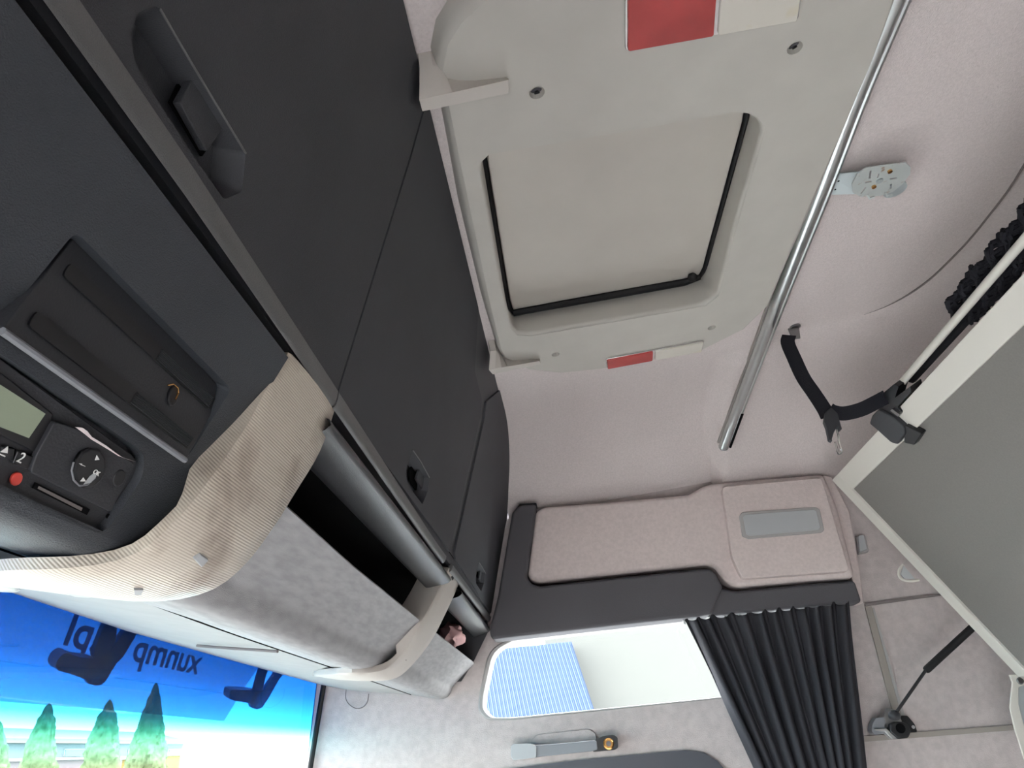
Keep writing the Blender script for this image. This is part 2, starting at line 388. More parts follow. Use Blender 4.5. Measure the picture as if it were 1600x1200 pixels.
pk1 = rnd([MF(118, 361), MF(362, 608), MF(292, 716), MF(-10, 520)], 0.006, 3)
pk2 = rnd([MF(-60, 520), MF(10, 558), MF(226, 708), MF(224, 745), MF(165, 832), MF(140, 830), MF(-60, 748)], 0.008, 3)
holeplate('fascia', fa, [], -MN*0.003, 'module', con, pockets=[(pk1, -MN*0.03, 0.97), (pk2, -MN*0.012, 0.97)], ang=25)
def under(y, full=True):                          # rolled underside from the fascia / bin front to the seam
    fx, sxx = interp(Ft, y), interp(St, y)
    return [V((fx+0.012, y, 0.163)), V((fx+0.004, y, 0.151)), V((fx-0.008, y, 0.144)), V((fx-0.026, y, 0.141)), V((fx-0.05, y, 0.146)), V((sxx+0.002, y, 0.158)), V((sxx, y, 0.172))]
ys = [-0.6+(YR+0.6)*i/12 for i in range(13)]
rings = []
for y in ys:
    u = under(y); u[0] = V((MB_[0]+0.001, y, MB_[1]+0.002)); u[1] = V((MB_[0]-0.006, y, 0.144)); u[2] = V((MB_[0]-0.016, y, 0.1405)); rings.append(u)
loft('lower_shell', rings, 'module', con, ang=70)
# top roll of the fascia behind the black gap
loft('fascia_top', [[V((MA[0]+0.0, y, MA[1])), V((MA[0]-0.007, y, MA[1]-0.001)), V((MA[0]-0.04, y, MA[1]-0.001))] for y in (-0.6, 0.0, YR)], 'module', con)
# bin fronts
def binfront(y0, y1, name):
    rr = []
    for i in range(15):
        y = y0+(y1-y0)*i/14; ux = interp(Ut, y)
        u = under(y); fx = interp(Ft, y)
        o = [V((ux-0.060, y, 0.19)), V((ux-0.012, y, 0.222)), V((ux-0.009, y, 0.2255)), V((ux-0.002, y, 0.2255)), V((ux, y, 0.222))]
        k0 = V((ux+(fx-ux)*0.80, y, 0.174)); k1 = V((ux+(fx-ux)*0.90, y, 0.1665))
        fold = spline([k0, k1, V((fx+0.002, y, 0.1545))]+u[2:6], 4)
        rr.append(o+fold+[u[6]])
    return loft(name, rr, 'greygrain', con, ang=24)
binfront(0.60, 1.36, 'bin_front'); binfront(1.36, 2.094, 'bin_front')
# roof, back and floor of the bins (dark inside)
loft('bin_back', [[V((-0.52, y, 0.34)), V((-0.52, y, 0.21)), V((-0.37, y, 0.188)), V((-0.33, y, 0.195))] for y in (0.58, 2.095)], 'blackplastic', con, ang=30)
prism('bin_tray', [V((-0.51, 0.72, 0.215)), V((-0.40, 0.72, 0.215)), V((-0.40, 0.72, 0.27)), V((-0.51, 0.72, 0.27))], (0, 0.42, 0), 'darkplastic', con, bevel=0.004)
prism('bin_side', [V((-0.52, 0.585, 0.21)), V((-0.30, 0.585, 0.17)), V((-0.262, 0.585, 0.23)), V((-0.24, 0.585, 0.33)), V((-0.52, 0.585, 0.33))], (0, 0.004, 0), 'darkplastic', con)
prism('bin_side', [V((-0.52, 2.09, 0.21)), V((-0.35, 2.09, 0.18)), V((-0.31, 2.09, 0.18)), V((-0.275, 2.09, 0.225)), V((-0.23, 2.09, 0.30)), V((-0.23, 2.09, 0.33)), V((-0.52, 2.09, 0.33))], (0, 0.004, 0), 'darkplastic', con)
# ribs: the broad ribbed lens arch and the narrow cream arch
prof = [(-0.219, 0.328), (-0.226, 0.292), (-0.234, 0.255), (-0.243, 0.222), (-0.252, 0.190), (-0.266, 0.161), (-0.290, 0.140), (-0.325, 0.129), (-0.365, 0.131), (-0.41, 0.139), (-0.45, 0.148), (-0.50, 0.160), (-0.55, 0.172)]
def dense(pr, k=3): return [(p.x, p.y) for p in spline([V((a, b, 0)) for a, b in pr], k)]
def rib(name, profile, Lp, Rp, mt, parent, th, tip=None, crown=0.003):
    rings = []; pr = dense(profile); yl = yr = None; YL = []; YRr = []
    for x, z in pr:
        yl = Ycross(x, z, Lp, prev=yl); yr = Ycross(x, z, Rp, prev=yr); YL.append(yl); YRr.append(yr)
    for _ in range(3):
        YL = [YL[0]]+[(YL[i-1]+2*YL[i]+YL[i+1])/4 for i in range(1, len(YL)-1)]+[YL[-1]]
        YRr = [YRr[0]]+[(YRr[i-1]+2*YRr[i]+YRr[i+1])/4 for i in range(1, len(YRr)-1)]+[YRr[-1]]
    th0 = th
    for i, (x, z) in enumerate(pr):
        yl, yr = YL[i], YRr[i]; th = th0 if z > 0.2 and x > -0.3 else max(0.010, th0*(1-max(0, (0.2-z)/0.05)) if x > -0.3 else 0.010)
        if yr < yl+0.004: yr = yl+0.004
        a = pr[max(i-1, 0)]; b = pr[min(i+1, len(pr)-1)]; n = V((-(b[1]-a[1]), 0, (b[0]-a[0]))).normalized()
        if n.dot(V((x, 0, z))) < 0: n = -n               # into the console
        c = V((x, 0, z))
        r = [c+n*th+V((0, yl, 0)), c+n*0.002+V((0, yl, 0)), c+V((0, yl+0.003, 0))]
        for t in (0.25, 0.5, 0.75): r.append(c-n*crown*math.sin(math.pi*t)+V((0, yl+(yr-yl)*t, 0)))
        r += [c+V((0, yr-0.003, 0)), c+n*0.002+V((0, yr, 0)), c+n*th+V((0, yr, 0))]
        rings.append(r)
    return loft(name, rings, mt, parent, closed=True, caps=True, ang=40)
lensL = [(447, 558), (400, 640), (350, 722), (290, 797), (240, 845), (212, 872), (180, 885), (110, 889), (40, 892), (-40, 896)]
lensR = [(521, 652), (508, 690), (490, 725), (450, 790), (400, 862), (365, 902), (330, 925), (300, 936), (262, 940), (200, 939), (130, 934), (60, 922), (0, 906), (-40, 897)]
lens = thing('reading_lamp_strip', 'stained beige ribbed lens strip curving down beside the tachograph', 'lamp', (-0.26, 0.6, 0.13))
rib('lens', prof, lensL, lensR, 'ribbedlens', lens, 0.022)
small = thing('divider_strip', 'narrow cream plastic strip curving between the two open bins', 'trim', (-0.26, 1.4, 0.13))
sL = [(702, 887), (682, 932), (662, 967), (632, 1020), (615, 1038), (597, 1049), (547, 1052), (490, 1055), (460, 1057)]
sR = [(719, 908), (700, 952), (675, 1000), (650, 1033), (625, 1057), (612, 1063), (560, 1064), (520, 1062), (490, 1055), (460, 1053)]
ya_, yb_ = Ycross(-0.236, 0.300, sL), Ycross(-0.236, 0.300, sR)
rollp = [(-0.232, 0.318), (-0.221, 0.314), (-0.213, 0.309), (-0.2115, 0.303), (-0.217, 0.298), (-0.236, 0.2935), (-0.252, 0.290), (-0.258, 0.290), (-0.262, 0.294), (-0.268, 0.33), (-0.52, 0.335)]
for y0, y1 in ((Ycross(-0.213, 0.306, lensR)-0.003, ya_-0.004), (yb_+0.001, 2.092)):
    loft('bin_roof', [[V((x-0.0035-(y-0.65)*0.006, y, z)) for x, z in rollp] for y in (y0, (y0+y1)/2, y1)], 'rollplastic', con, ang=70)
prof2 = [(-0.226, 0.332), (-0.238, 0.292), (-0.250, 0.255), (-0.262, 0.222), (-0.280, 0.190), (-0.300, 0.163), (-0.322, 0.143), (-0.350, 0.134), (-0.39, 0.137), (-0.43, 0.146), (-0.47, 0.155), (-0.51, 0.164)]
rib('strip', prof2, sL, sR, 'bracketwhite', small, 0.05, crown=0.001)
def onprof(px, py, pr, off=0.0):
    best = None
    for a, b in zip(pr, pr[1:]):
        p = LP(px, py, a, b, off); t = ((p.x-a[0])*(b[0]-a[0])+(p.z-a[1])*(b[1]-a[1]))/((b[0]-a[0])**2+(b[1]-a[1])**2); d = max(0, -t, t-1)
        n = V((b[1]-a[1], 0, -(b[0]-a[0]))).normalized()
        if n.dot(p) > 0: n = -n
        if best is None or d < best[0]: best = (d, p, n)
    return best[1], best[2]
def patch(name, pts, pr, h, mt, parent, off=0.0, **k):
    q = [onprof(x, y, pr, off) for x, y in pts]; n = sum((a[1] for a in q), V()).normalized()
    return prism(name, [a[0] for a in q], n*h, mt, parent, **k)
# details on the lens: press buttons, screw holes
patch('button_well', [(288, 862), (300, 851), (326, 862), (322, 874), (310, 882), (292, 874)], prof, 0.003, 'blackplastic', lens, bevel=0.001)
patch('button', [(297, 866), (308, 859), (320, 867), (309, 879)], prof, 0.006, 'palegrey', lens, off=0.001, bevel=0.001)
patch('button_well', [(203, 911), (222, 911), (246, 922), (222, 922)], prof, 0.003, 'blackplastic', lens)
patch('button', [(208, 912), (222, 912), (219, 920), (209, 920)], prof, 0.005, 'palegrey', lens, off=0.001)
patch('marker_dome', [(103, 920), (115, 919), (135, 921), (152, 926), (140, 928), (118, 926)], prof, 0.003, 'palegrey', lens)
patch('screw_hole', [(20, 914), (30, 914), (42, 917), (30, 917)], prof, 0.001, 'gap', lens)
patch('screw_hole', [(480, 626), (485, 617), (489, 622), (487, 632), (482, 634)], prof, 0.0015, 'groove', lens)
patch('screw_hole', [(629, 1034), (634, 1030), (638, 1034), (632, 1038)], prof2, 0.001, 'gap', small)
patch('screw_hole', [(592, 1058), (598, 1056), (602, 1059), (596, 1061)], prof2, 0.001, 'gap', small)
patch('screw_hole', [(704, 901), (708, 898), (709, 904), (706, 907)], prof2, 0.001, 'gap', small)

# header between the seam and the windscreen
def hdz(y): return interp([(p.y, p.z) for p in wtop], y)
rings = []
for i in range(21):
    y = -0.6+2.695*i/20; sxx = interp(St, y)-0.003
    a = V((sxx, y, 0.172)); b = V((sxx-0.001, y, 0.160)); e = V((-0.700, y, hdz(y)))
    rings.append([a, b, b.lerp(e, 0.33)+V((0, 0, -0.004)), b.lerp(e, 0.66)+V((0, 0, -0.005)), V((-0.690, y, hdz(y)-0.001)), V((-0.697, y, hdz(y)+0.001)), V((-0.705, y, hdz(y)+0.012))])
hdr = struct(loft('trim_5', rings, 'header', ang=70))
seam_ = [V((interp(St, y)-0.0015, y, 0.1592)) for y in [-0.6+2.69*i/24 for i in range(25)]]
tube('seam', seam_, 0.0016, 'gap', hdr, n=6)
# join line on the header
HA, HB = (-0.43, 0.158), (-0.70, 0.212)
def HP(px, py, off=0.004): return LP(px, py, HA, HB, off)
tube('joint_line', [HP(308, 1009), HP(360, 1013), HP(400, 1015.5), HP(434, 1018)], 0.0020, 'groove', hdr, n=6)

# ================================================================== OVERHEAD LOCKERS
LA, LB = (-0.112, 0.790), (-0.222, 0.330)
LN = V((LB[1]-LA[1], 0, -(LB[0]-LA[0]))).normalized()
if LN.x < 0: LN = -LN
def LK(px, py, off=0.0): return LP(px, py, LA, LB, off)
def lk(y, t, off=0.0): return V((LA[0]+(LB[0]-LA[0])*t, y, LA[1]+(LB[1]-LA[1])*t))+LN*off
lock = thing('locker_housing', 'dark plastic housing framing the row of overhead locker doors', 'cabinet', (-0.3, 0.75, 0.34))
endp = [LK(p[0], p[1], -0.004) for p in ((776, 590), (788, 632), (797, 668), (803, 704), (805, 740), (803, 775))]
body = [lk(-0.6, 0, -0.004), lk(1.5, 0, -0.004)] + endp + [lk(2.094, 0.42, -0.004), lk(2.094, 0.985, -0.004), lk(-0.6, 0.985, -0.004)]
prism('housing_floor', [V((-0.245, -0.6, 0.322)), V((-0.245, 2.094, 0.322)), V((-0.55, 2.094, 0.338)), V((-0.55, -0.6, 0.338))], (0, 0, 0.006), 'gap', lock)
def lip(y0, y1, parent):
    pa = [(-0.2140, 0.3590), (-0.2148, 0.350), (-0.2160, 0.3435), (-0.2175, 0.3405), (-0.2190, 0.3395), (-0.2190, 0.352), (-0.2200, 0.3590)]
    pb = [(-0.2192, 0.3370), (-0.2205, 0.3320), (-0.2225, 0.3280), (-0.2255, 0.3250), (-0.2285, 0.3245), (-0.2285, 0.338), (-0.2260, 0.3460)]
    def ring(y):
        s_ = max(0, min(1, (y-0.35)/0.9)); return [V((p[0]+(q_[0]-p[0])*s_, y, p[1]+(q_[1]-p[1])*s_)) for p, q_ in zip(pa, pb)]
    return loft('lip', [ring(y0+(y1-y0)*k/8) for k in range(9)], 'litplastic', parent, closed=True, caps=True, ang=50)
prism('slot', [V((-0.2200, -0.6, 0.3535)), V((-0.2200, 2.09, 0.3535)), V((-0.275, 2.09, 0.3535)), V((-0.275, -0.6, 0.3535))], (0, 0, 0.003), 'gap', lock)  # black sheet above the lip gap, the gap's shade put into its colour
def locker(label, outline, y0, y1, pocket, latch, shade, edge):
    c = sum(outline, V())/len(outline)
    t = thing('overhead_locker', label, 'cabinet', V((c.x, c.y, 0.33)), 'overhead lockers')
    pk = [(pocket, -LN*0.020, 0.86)] if pocket else []
    d = holeplate('door', outline, [], -LN*0.010, 'lockerplastic', t, pockets=pk, ang=25)
    prism('latch_shade', shade, LN*0.002, 'gap', d)  # black plate: shade of the deep latch recess put into its colour
    prism('latch', latch[0], LN*latch[1], 'lockerplastic', d, bevel=0.0012)
    tube('edge_highlight', edge, 0.0008, 'litplastic', d, n=6)  # added pale tube standing in for the highlight on the recess rim
    lip(y0, y1, t)
    return t
TT = 0.018
y_s1 = LK(525, 622).y; y_s2 = LK(705, 868).y
s1t = LK(641, 248)
d1 = [lk(-0.6, TT), lk(s1t.y-0.003, TT), s1t+V((0, -0.003, 0)), lk(y_s1-0.002, 0.965), lk(-0.6, 0.965)]
pkt1 = rnd([LK(*p) for p in ((215, 20), (246, 8), (300, 100), (384, 240), (378, 300), (350, 312), (310, 255), (212, 105), (204, 60))], 0.004, 3)
lat1 = [LK(*p, -0.012) for p in ((297, 108), (340, 196), (311, 236), (268, 160))]
locker('largest locker door, nearest, dark, with a long recessed latch', d1, -0.6, y_s1-0.002, pkt1, (lat1, 0.006), [LK(*p, -0.018) for p in ((290, 100), (345, 196), (312, 244), (262, 160))], [LK(*p, 0) for p in ((250, 14), (300, 100), (384, 240))])
pkt2 = rnd([LK(*p) for p in ((644, 703), (671, 746), (668, 768), (660, 788), (645, 768), (634, 750), (634, 738))], 0.002, 2)
lat2 = [LK(*p, -0.012) for p in ((654, 724), (662, 740), (656, 764), (647, 748))]
d2 = [s1t+V((0, 0.002, 0)), lk(s1t.y+0.002, TT), LK(730, 541), LK(742, 580), LK(753, 624), LK(751, 650), LK(703, 862), lk(y_s1+0.002, 0.965)]
d2 = [d2[0], lk(s1t.y+0.002, TT), lk(1.22, TT)] + d2[3:]
locker('middle locker door with a small square latch above the lens strip', d2, y_s1+0.001, LK(697, 868).y, pkt2, (lat2, 0.004), [LK(*p, -0.018) for p in ((650, 715), (654, 724), (648, 748), (655, 768), (651, 770), (638, 750), (638, 735))], [LK(*p, 0.0005) for p in ((645, 703), (658, 722), (671, 746))])
d3 = [LK(760, 628), LK(781, 610), LK(790, 645), LK(798, 690), LK(801, 740), LK(798, 790), lk(2.085, 0.45), lk(2.085, 0.965), LK(712, 874), LK(711, 862), LK(757, 655)]
pkt3 = rnd([LK(*p) for p in ((748, 879), (758, 895), (756, 912), (752, 924), (744, 912), (743, 900))], 0.002, 2)
lat3 = [LK(*p, -0.012) for p in ((749, 888), (755, 899), (752, 914), (746, 904))]
locker('smallest locker door, farthest, at the side wall above the divider', d3, LK(706, 880).y+0.01, 2.09, pkt3, (lat3, 0.004), [LK(*p, -0.018) for p in ((748, 884), (751, 890), (748, 905), (751, 916), (746, 912), (744, 900))], [LK(*p, 0.0005) for p in ((749, 879), (754, 887), (759, 896))])

holeplate('housing_face', body, [[p-LN*0.004 for p in grow0(k, 0.002)] for k in (pkt1, pkt2, pkt3)], -LN*0.022, 'darkplastic', lock, smooth=False)

# ================================================================== DRAWER FLAP AND TACHOGRAPH
flap = thing('stowage_flap', 'black flap with two ribbed runners and a round keyhole', 'drawer', MF(170, 540))
fA = [MF(118, 368, -0.012), MF(350, 611, -0.012), MF(290, 720, 0.012), MF(4, 516, 0.012)]
fc = prism('cover', rnd(fA, 0.004, 3), -MN*0.012, 'darkplastic', flap, bevel=0.0025, seg=3)
fn = (fA[1]-fA[0]).cross(fA[3]-fA[0]).normalized()
if fn.dot(fA[0]) > 0: fn = -fn
def FL(px, py, off=0.0):
    r = ray(px, py); return r*(fn.dot(fA[0]+fn*off)/fn.dot(r))
for q in (((108, 410), (335, 622), (325, 640), (95, 430)), ((55, 485), (304, 684), (292, 703), (40, 508))):
    base = [FL(*p, 0.0005) for p in q]
    rr = prism('runner', rnd(base, 0.003, 2), fn*0.0012, 'blackplastic', flap)
    a0, a1 = base[0].lerp(base[3], 0.08), base[1].lerp(base[2], 0.08); b0, b1 = base[0].lerp(base[3], 0.92), base[1].lerp(base[2], 0.92)
    bm = bmesh.new()
    for k in range(7):
        s = (k+0.25)/7; e = (k+0.75)/7
        prism_bm([a0.lerp(b0, s).lerp(a1.lerp(b1, s), 0.55)+fn*0.001, a0.lerp(b0, s).lerp(a1.lerp(b1, s), 0.98)+fn*0.001, a0.lerp(b0, e).lerp(a1.lerp(b1, e), 0.98)+fn*0.001, a0.lerp(b0, e).lerp(a1.lerp(b1, e), 0.55)+fn*0.001], fn*0.0012, bm)
    o = bmobj('grip_ridges', bm, 'greyplastic' if False else 'darkplastic', rr); o['kind'] = 'stuff'
kc = FL(267, 618, 0.0)
rg = circ(kc, fn, 0.0075, 20, 0.75, (FL(275, 600)-FL(262, 636)).cross(fn))
prism('lock', rg, fn*0.0025, 'blackplastic', flap, bevel=0.0008)
tube('lock_rim', [FL(262, 602, .003), FL(271, 600, .003), FL(278, 606, .003), FL(279, 614, .003), FL(274, 624, .003)], 0.0005, 'brass', flap, n=6)
loft('edge_bead', tube_rings([FL(3, 517, 0.0), FL(150, 621, 0.0), FL(289, 719, 0.0)], 0.0022, 8), 'greyplastic', flap, closed=True, caps=True)

tg = thing('tachograph', 'black tachograph unit with green display, round keypad and card slot', 'tachograph', MF(100, 700))
T0 = -0.006
def TP(px, py, off=0.0): return MF(px, py, T0+off)
prism('body', rnd([TP(-60, 532), TP(0, 560), TP(212, 715), TP(217, 740), TP(190, 775), TP(157, 828), TP(140, 826), TP(-60, 745)], 0.005, 3), -MN*0.006, 'darkplastic', tg, bevel=0.0015)
prism('keypad_plate', rnd([TP(78, 655, 0.001), TP(118, 668, 0.001), TP(205, 722, 0.001), TP(166, 797, 0.001), TP(40, 735, 0.001), TP(48, 710, 0.001)], 0.002, 2), MN*0.004, 'darkplastic', tg, bevel=0.001)
prism('display_bezel', [TP(-60, 560, 0.0), TP(0, 582, 0.0), TP(80, 645, 0.0), TP(70, 680, 0.0), TP(50, 705, 0.0), TP(-60, 650, 0.0)], MN*0.002, 'blackplastic', tg, bevel=0.001)
prism('display', [TP(-60, 578, 0.0025), TP(0, 601, 0.0025), TP(70, 646, 0.0025), TP(44, 684, 0.0025), TP(0, 667, 0.0025), TP(-60, 640, 0.0025)], MN*0.0006, 'lcd', tg)
for q in (((-3, 695), (18, 698), (15, 718), (-6, 712)), ((22, 702), (48, 711), (38, 731), (14, 722))):
    prism('key', [TP(*p, 0.0) for p in q], MN*0.003, 'blackplastic', tg, bevel=0.0008)
def glyph(px, py, txt, size, parent, mt='printwhite', bold=0.0):
    cu = bpy.data.curves.new('print', 'FONT'); cu.body = txt; cu.size = size; cu.extrude = 0.0002; cu.offset = bold; cu.align_x = 'CENTER'; cu.align_y = 'CENTER'
    tmp = bpy.data.objects.new('print_tmp', cu); S.collection.objects.link(tmp)
    me = bpy.data.meshes.new_from_object(tmp.evaluated_get(bpy.context.evaluated_depsgraph_get())); bpy.data.objects.remove(tmp)
    me.materials.clear(); me.materials.append(MATS[mt])
    o = bpy.data.objects.new('print', me); S.collection.objects.link(o); return o
def place_print(o, p, xdir, nrm, parent):
    nrm = nrm.normalized(); xdir = (xdir-nrm*xdir.dot(nrm)).normalized(); yd = nrm.cross(xdir)
    M = Matrix(((xdir.x, yd.x, nrm.x), (xdir.y, yd.y, nrm.y), (xdir.z, yd.z, nrm.z)))
    for v in o.data.vertices: v.co = M @ v.co
    o.parent = parent; o.location = p-wloc(parent)
YD = V((0, 1, 0))
bpy.context.view_layer.update()
place_print(glyph(0, 0, '2', 0.0085, tg), TP(33, 716, 0.0035), YD, MN, tg)
prism('print', [TP(0, 706, 0.003), TP(12, 697, 0.003), TP(11, 708, 0.003)], MN*0.0004, 'printwhite', tg)
prism('print', [TP(-1, 708, 0.003), TP(8, 712, 0.003), TP(7, 714, 0.003), TP(-2, 710, 0.003)], MN*0.0004, 'printwhite', tg)
kp = prism('keypad', [TP(*p, 0.004) for p in ((112, 717), (120, 704), (135, 697), (150, 700), (159, 712), (160, 728), (152, 748), (140, 759), (124, 762), (112, 752), (108, 735))], MN*0.004, 'blackplastic', tg, bevel=0.002)
tube('keypad_rim', [TP(*p, 0.008) for p in ((115, 722), (112, 735), (115, 750), (124, 759), (137, 757), (149, 746))], 0.0006, 'greyplastic', kp, n=6)
prism('keypad_highlight', [TP(*p, 0.0082) for p in ((130, 757), (140, 744), (148, 738), (150, 744), (142, 754))], MN*0.0003, 'palegrey', kp)  # highlight painted as a pale patch on the keypad
for q in (((148, 719), (151, 711), (155, 718)), ((125, 752), (130, 746), (134, 752)), ((123, 724), (128, 724.2), (127, 727)), ((127, 725.3), (133, 728), (132.6, 729), (126.6, 726.6))):
    prism('print', [TP(*p, 0.0086) for p in q], MN*0.0003, 'printwhite', kp)
place_print(glyph(0, 0, 'OK', 0.0042, tg), TP(151, 739, 0.0088), YD, MN, kp)
prism('round_button', circ(TP(182, 745, 0.003), MN, 0.0062, 18, 0.8), MN*0.003, 'blackplastic', tg, bevel=0.001)
prism('warning_button', circ(TP(23, 747, 0.0005), MN, 0.0042, 18, 0.85), MN*0.002, 'buttonred', tg, bevel=0.0006)
prism('card_slot', [TP(54, 753, 0.0005), TP(139, 795, 0.0005), TP(134, 804, 0.0005), TP(49, 762, 0.0005)], MN*0.001, 'gap', tg)
prism('card', [TP(60, 759, 0.0012), TP(128, 793, 0.0012), TP(126, 798, 0.0012), TP(58, 763, 0.0012)], MN*0.0006, 'groove', tg)
prism('screw', circ(TP(168, 806, 0.0005), MN, 0.0016, 10), MN*0.001, 'gap', tg)
pp = [(117, 667), (128, 668), (135, 673), (142, 682), (152, 688), (165, 696), (178, 706), (190, 714), (211, 721), (198, 717), (184, 712), (170, 703), (155, 694), (143, 687), (132, 678)]
tag(prism('paper_strip', [TP(*p, 0.006) for p in pp], MN*0.0008, 'paper'), 'torn white paper edge sticking out above the tachograph keypad', 'paper')

# pink cloth in the end bin
def blob(name, c, r, mt, parent=None, seed=1, amp=0.35, sub=3, freq=6):
    bm = bmesh.new(); bmesh.ops.create_icosphere(bm, subdivisions=sub, radius=1)
    for v in bm.verts:
        n = v.co.normalized(); d = 1+amp*noise.noise(n*2.0+V((seed, seed*2, 0)))+amp*0.4*noise.noise(n*freq+V((seed, 0, 3)))
        v.co = V((c[0]+n.x*r[0]*d, c[1]+n.y*r[1]*d, c[2]+n.z*r[2]*d))
    return bmobj(name, bm, mt, parent, ang=60)
pc = PX(706, 990, -0.302)
tag(blob('cleaning_cloth', (pc.x, pc.y, pc.z-0.004), (0.028, 0.045, 0.026), 'pinkcloth', seed=3, amp=0.5), 'crumpled pink cloth lying in the end bin by the side wall', 'cloth')

# ================================================================== ROOF HATCH
hat = thing('roof_hatch', 'off white roof hatch with moulded surround, closed lid and black seal', 'hatch', CE(960, 330, 0.03))
HO = 0.030
so_ = [(703, 172), (692, 110), (700, 70), (722, 35), (765, -5), (850, -45), (1000, -85), (1330, -140), (1405, -80), (1395, 0), (1360, 100), (1295, 250), (1235, 390), (1198, 478), (1160, 515), (1100, 545), (1020, 562), (940, 576), (880, 582), (830, 577), (790, 558), (783, 545), (765, 470), (735, 330)]
so_w = [CE(*p, HO) for p in so_]
op = [(748, 262), (752, 248), (766, 241), (950, 210), (1150, 175), (1180, 178), (1196, 200), (1184, 245), (1167, 300), (1147, 369), (1123, 462), (1103, 478), (960, 503), (830, 525), (808, 524), (797, 512), (780, 440), (762, 340)]
op_w = [CE(*p, HO) for p in op]
holes_pk = [(circ(CE(x, y, HO), CN, r, 14), -CN*0.012, 0.9) for x, y, r in ((839, 145, 0.0105), (1242, 75, 0.0105), (868, 554, 0.009), (1112, 512, 0.009))]
def grow(loop, s):
    c = sum(loop, V())/len(loop); return [p+(p-c).normalized()*s for p in loop]
# moulded surround: rounded skirt + face with pockets
holeplate('surround', so_w, [op_w], -CN*0.0005, 'hatchwhite', hat, pockets=holes_pk, ang=25)
ringloft('skirt', [so_w, [p-CN*0.003 for p in grow(so_w, 0.006)], [p-CN*0.010 for p in grow(so_w, 0.012)], [p-CN*0.034 for p in grow(so_w, 0.018)]], 'hatchwhite', hat, ang=60)
lid_px = [(761, 245), (762, 232), (775, 227), (1152, 165), (1164, 170), (1161, 190), (1099, 418), (1092, 432), (1078, 438), (812, 488), (802, 486), (797, 470)]
lid_w = [CE(*p, -0.045) for p in lid_px]
fun = []
NP = 72
def resample(loop, n, start=0):
    L = [V(p) for p in loop]; L.append(L[0]); d = [0]
    for a, b in zip(L, L[1:]): d.append(d[-1]+(b-a).length)
    o = []
    for i in range(n):
        s = d[-1]*i/n; k = max(j for j in range(len(d)-1) if d[j] <= s+1e-9); t = (s-d[k])/max(1e-9, d[k+1]-d[k]); o.append(L[k].lerp(L[k+1], t))
    return o
opr = op_w; cen = sum(op_w, V())/len(op_w)
lidc = sum(lid_w, V())/len(lid_w)
def angmatch(loop, c, a):
    # point of the loop at direction a around c (in the roof plane)
    for p, q in zip(loop, loop[1:]+loop[:1]):
        u = p-c; v = q-c; cu = math.cos(a); su = math.sin(a)
        s1 = u.x*su-u.y*cu; s2 = v.x*su-v.y*cu
        if s1*s2 <= 0 and s1 != s2:
            t = s1/(s1-s2); r = u.lerp(v, t)
            if r.x*cu+r.y*su > 0: return c+r
    return loop[0]
AN = [2*math.pi*(i+.5)/96 for i in range(96)]
lid_g = grow(lid_w, 0.012)
def R_(loop, c): return [angmatch(loop, c, a) for a in AN]
ringloft('funnel', [[p-CN*0.0012 for p in R_(grow(op_w, 0.010), cen)], [p-CN*0.0014 for p in R_(grow(op_w, 0.0005), cen)], [p-CN*0.004 for p in R_(grow(op_w, -0.003), cen)], [p-CN*0.010 for p in R_(grow(op_w, -0.0045), cen)], R_(lid_g, lidc)], 'hatchwhite', hat, ang=60)
prism('lid', lid_w, -CN*0.01, 'hatchlid', hat, bevel=0.004)
ringloft('seal', [R_(grow(lid_w, 0.013), lidc), [p+CN*0.003 for p in R_(grow(lid_w, 0.007), lidc)], [p+CN*0.001 for p in R_(grow(lid_w, 0.003), lidc)], [p-CN*0.012 for p in R_(grow(lid_w, 0.002), lidc)]], 'rubber', hat, ang=60)
tube('seal_lower', [CE(802, 489, -0.038), CE(930, 466, -0.038), CE(1070, 441, -0.038), CE(1094, 433, -0.038)], [0.007, 0.008, 0.008, 0.006], 'rubber', hat, n=8)
blob('seal_knot', CE(1082, 433, -0.036), (0.011, 0.011, 0.009), 'rubber', hat, amp=0.2, sub=2)
for x, y in ((839, 145), (1242, 75), (868, 554), (1112, 512)):
    disc('screw_shade', CE(x, y, HO-0.011), CN, 0.0088 if y < 200 else 0.0076, 0.001, 'shelfdark', hat, n=16); disc('screw', CE(x, y, HO-0.010), CN, 0.004, 0.002, 'blackplastic', hat, n=10)  # dark disc puts the shade of each screw pocket into its colour
prism('leak_cover', grow([CE(*p, -0.075) for p in lid_px], 0.12), -CN*0.02, 'rubber', hat)  # added above the lid to stop sky light leaking round it
ringloft('leak_curb', [[p+CN*0.0 for p in R_(grow([CE(*q, -0.075) for q in lid_px], 0.085), lidc)], [p for p in R_(grow([CE(*q, 0.0) for q in lid_px], 0.10), lidc)]], 'rubber', hat)  # added side ring that closes off the same light leak
def bracket(pts_top, pts_face, name='bracket'):
    return prism(name, [CE(*p, 0.052) for p in pts_face], -CN*0.05, 'bracketwhite', hat, bevel=0.003)
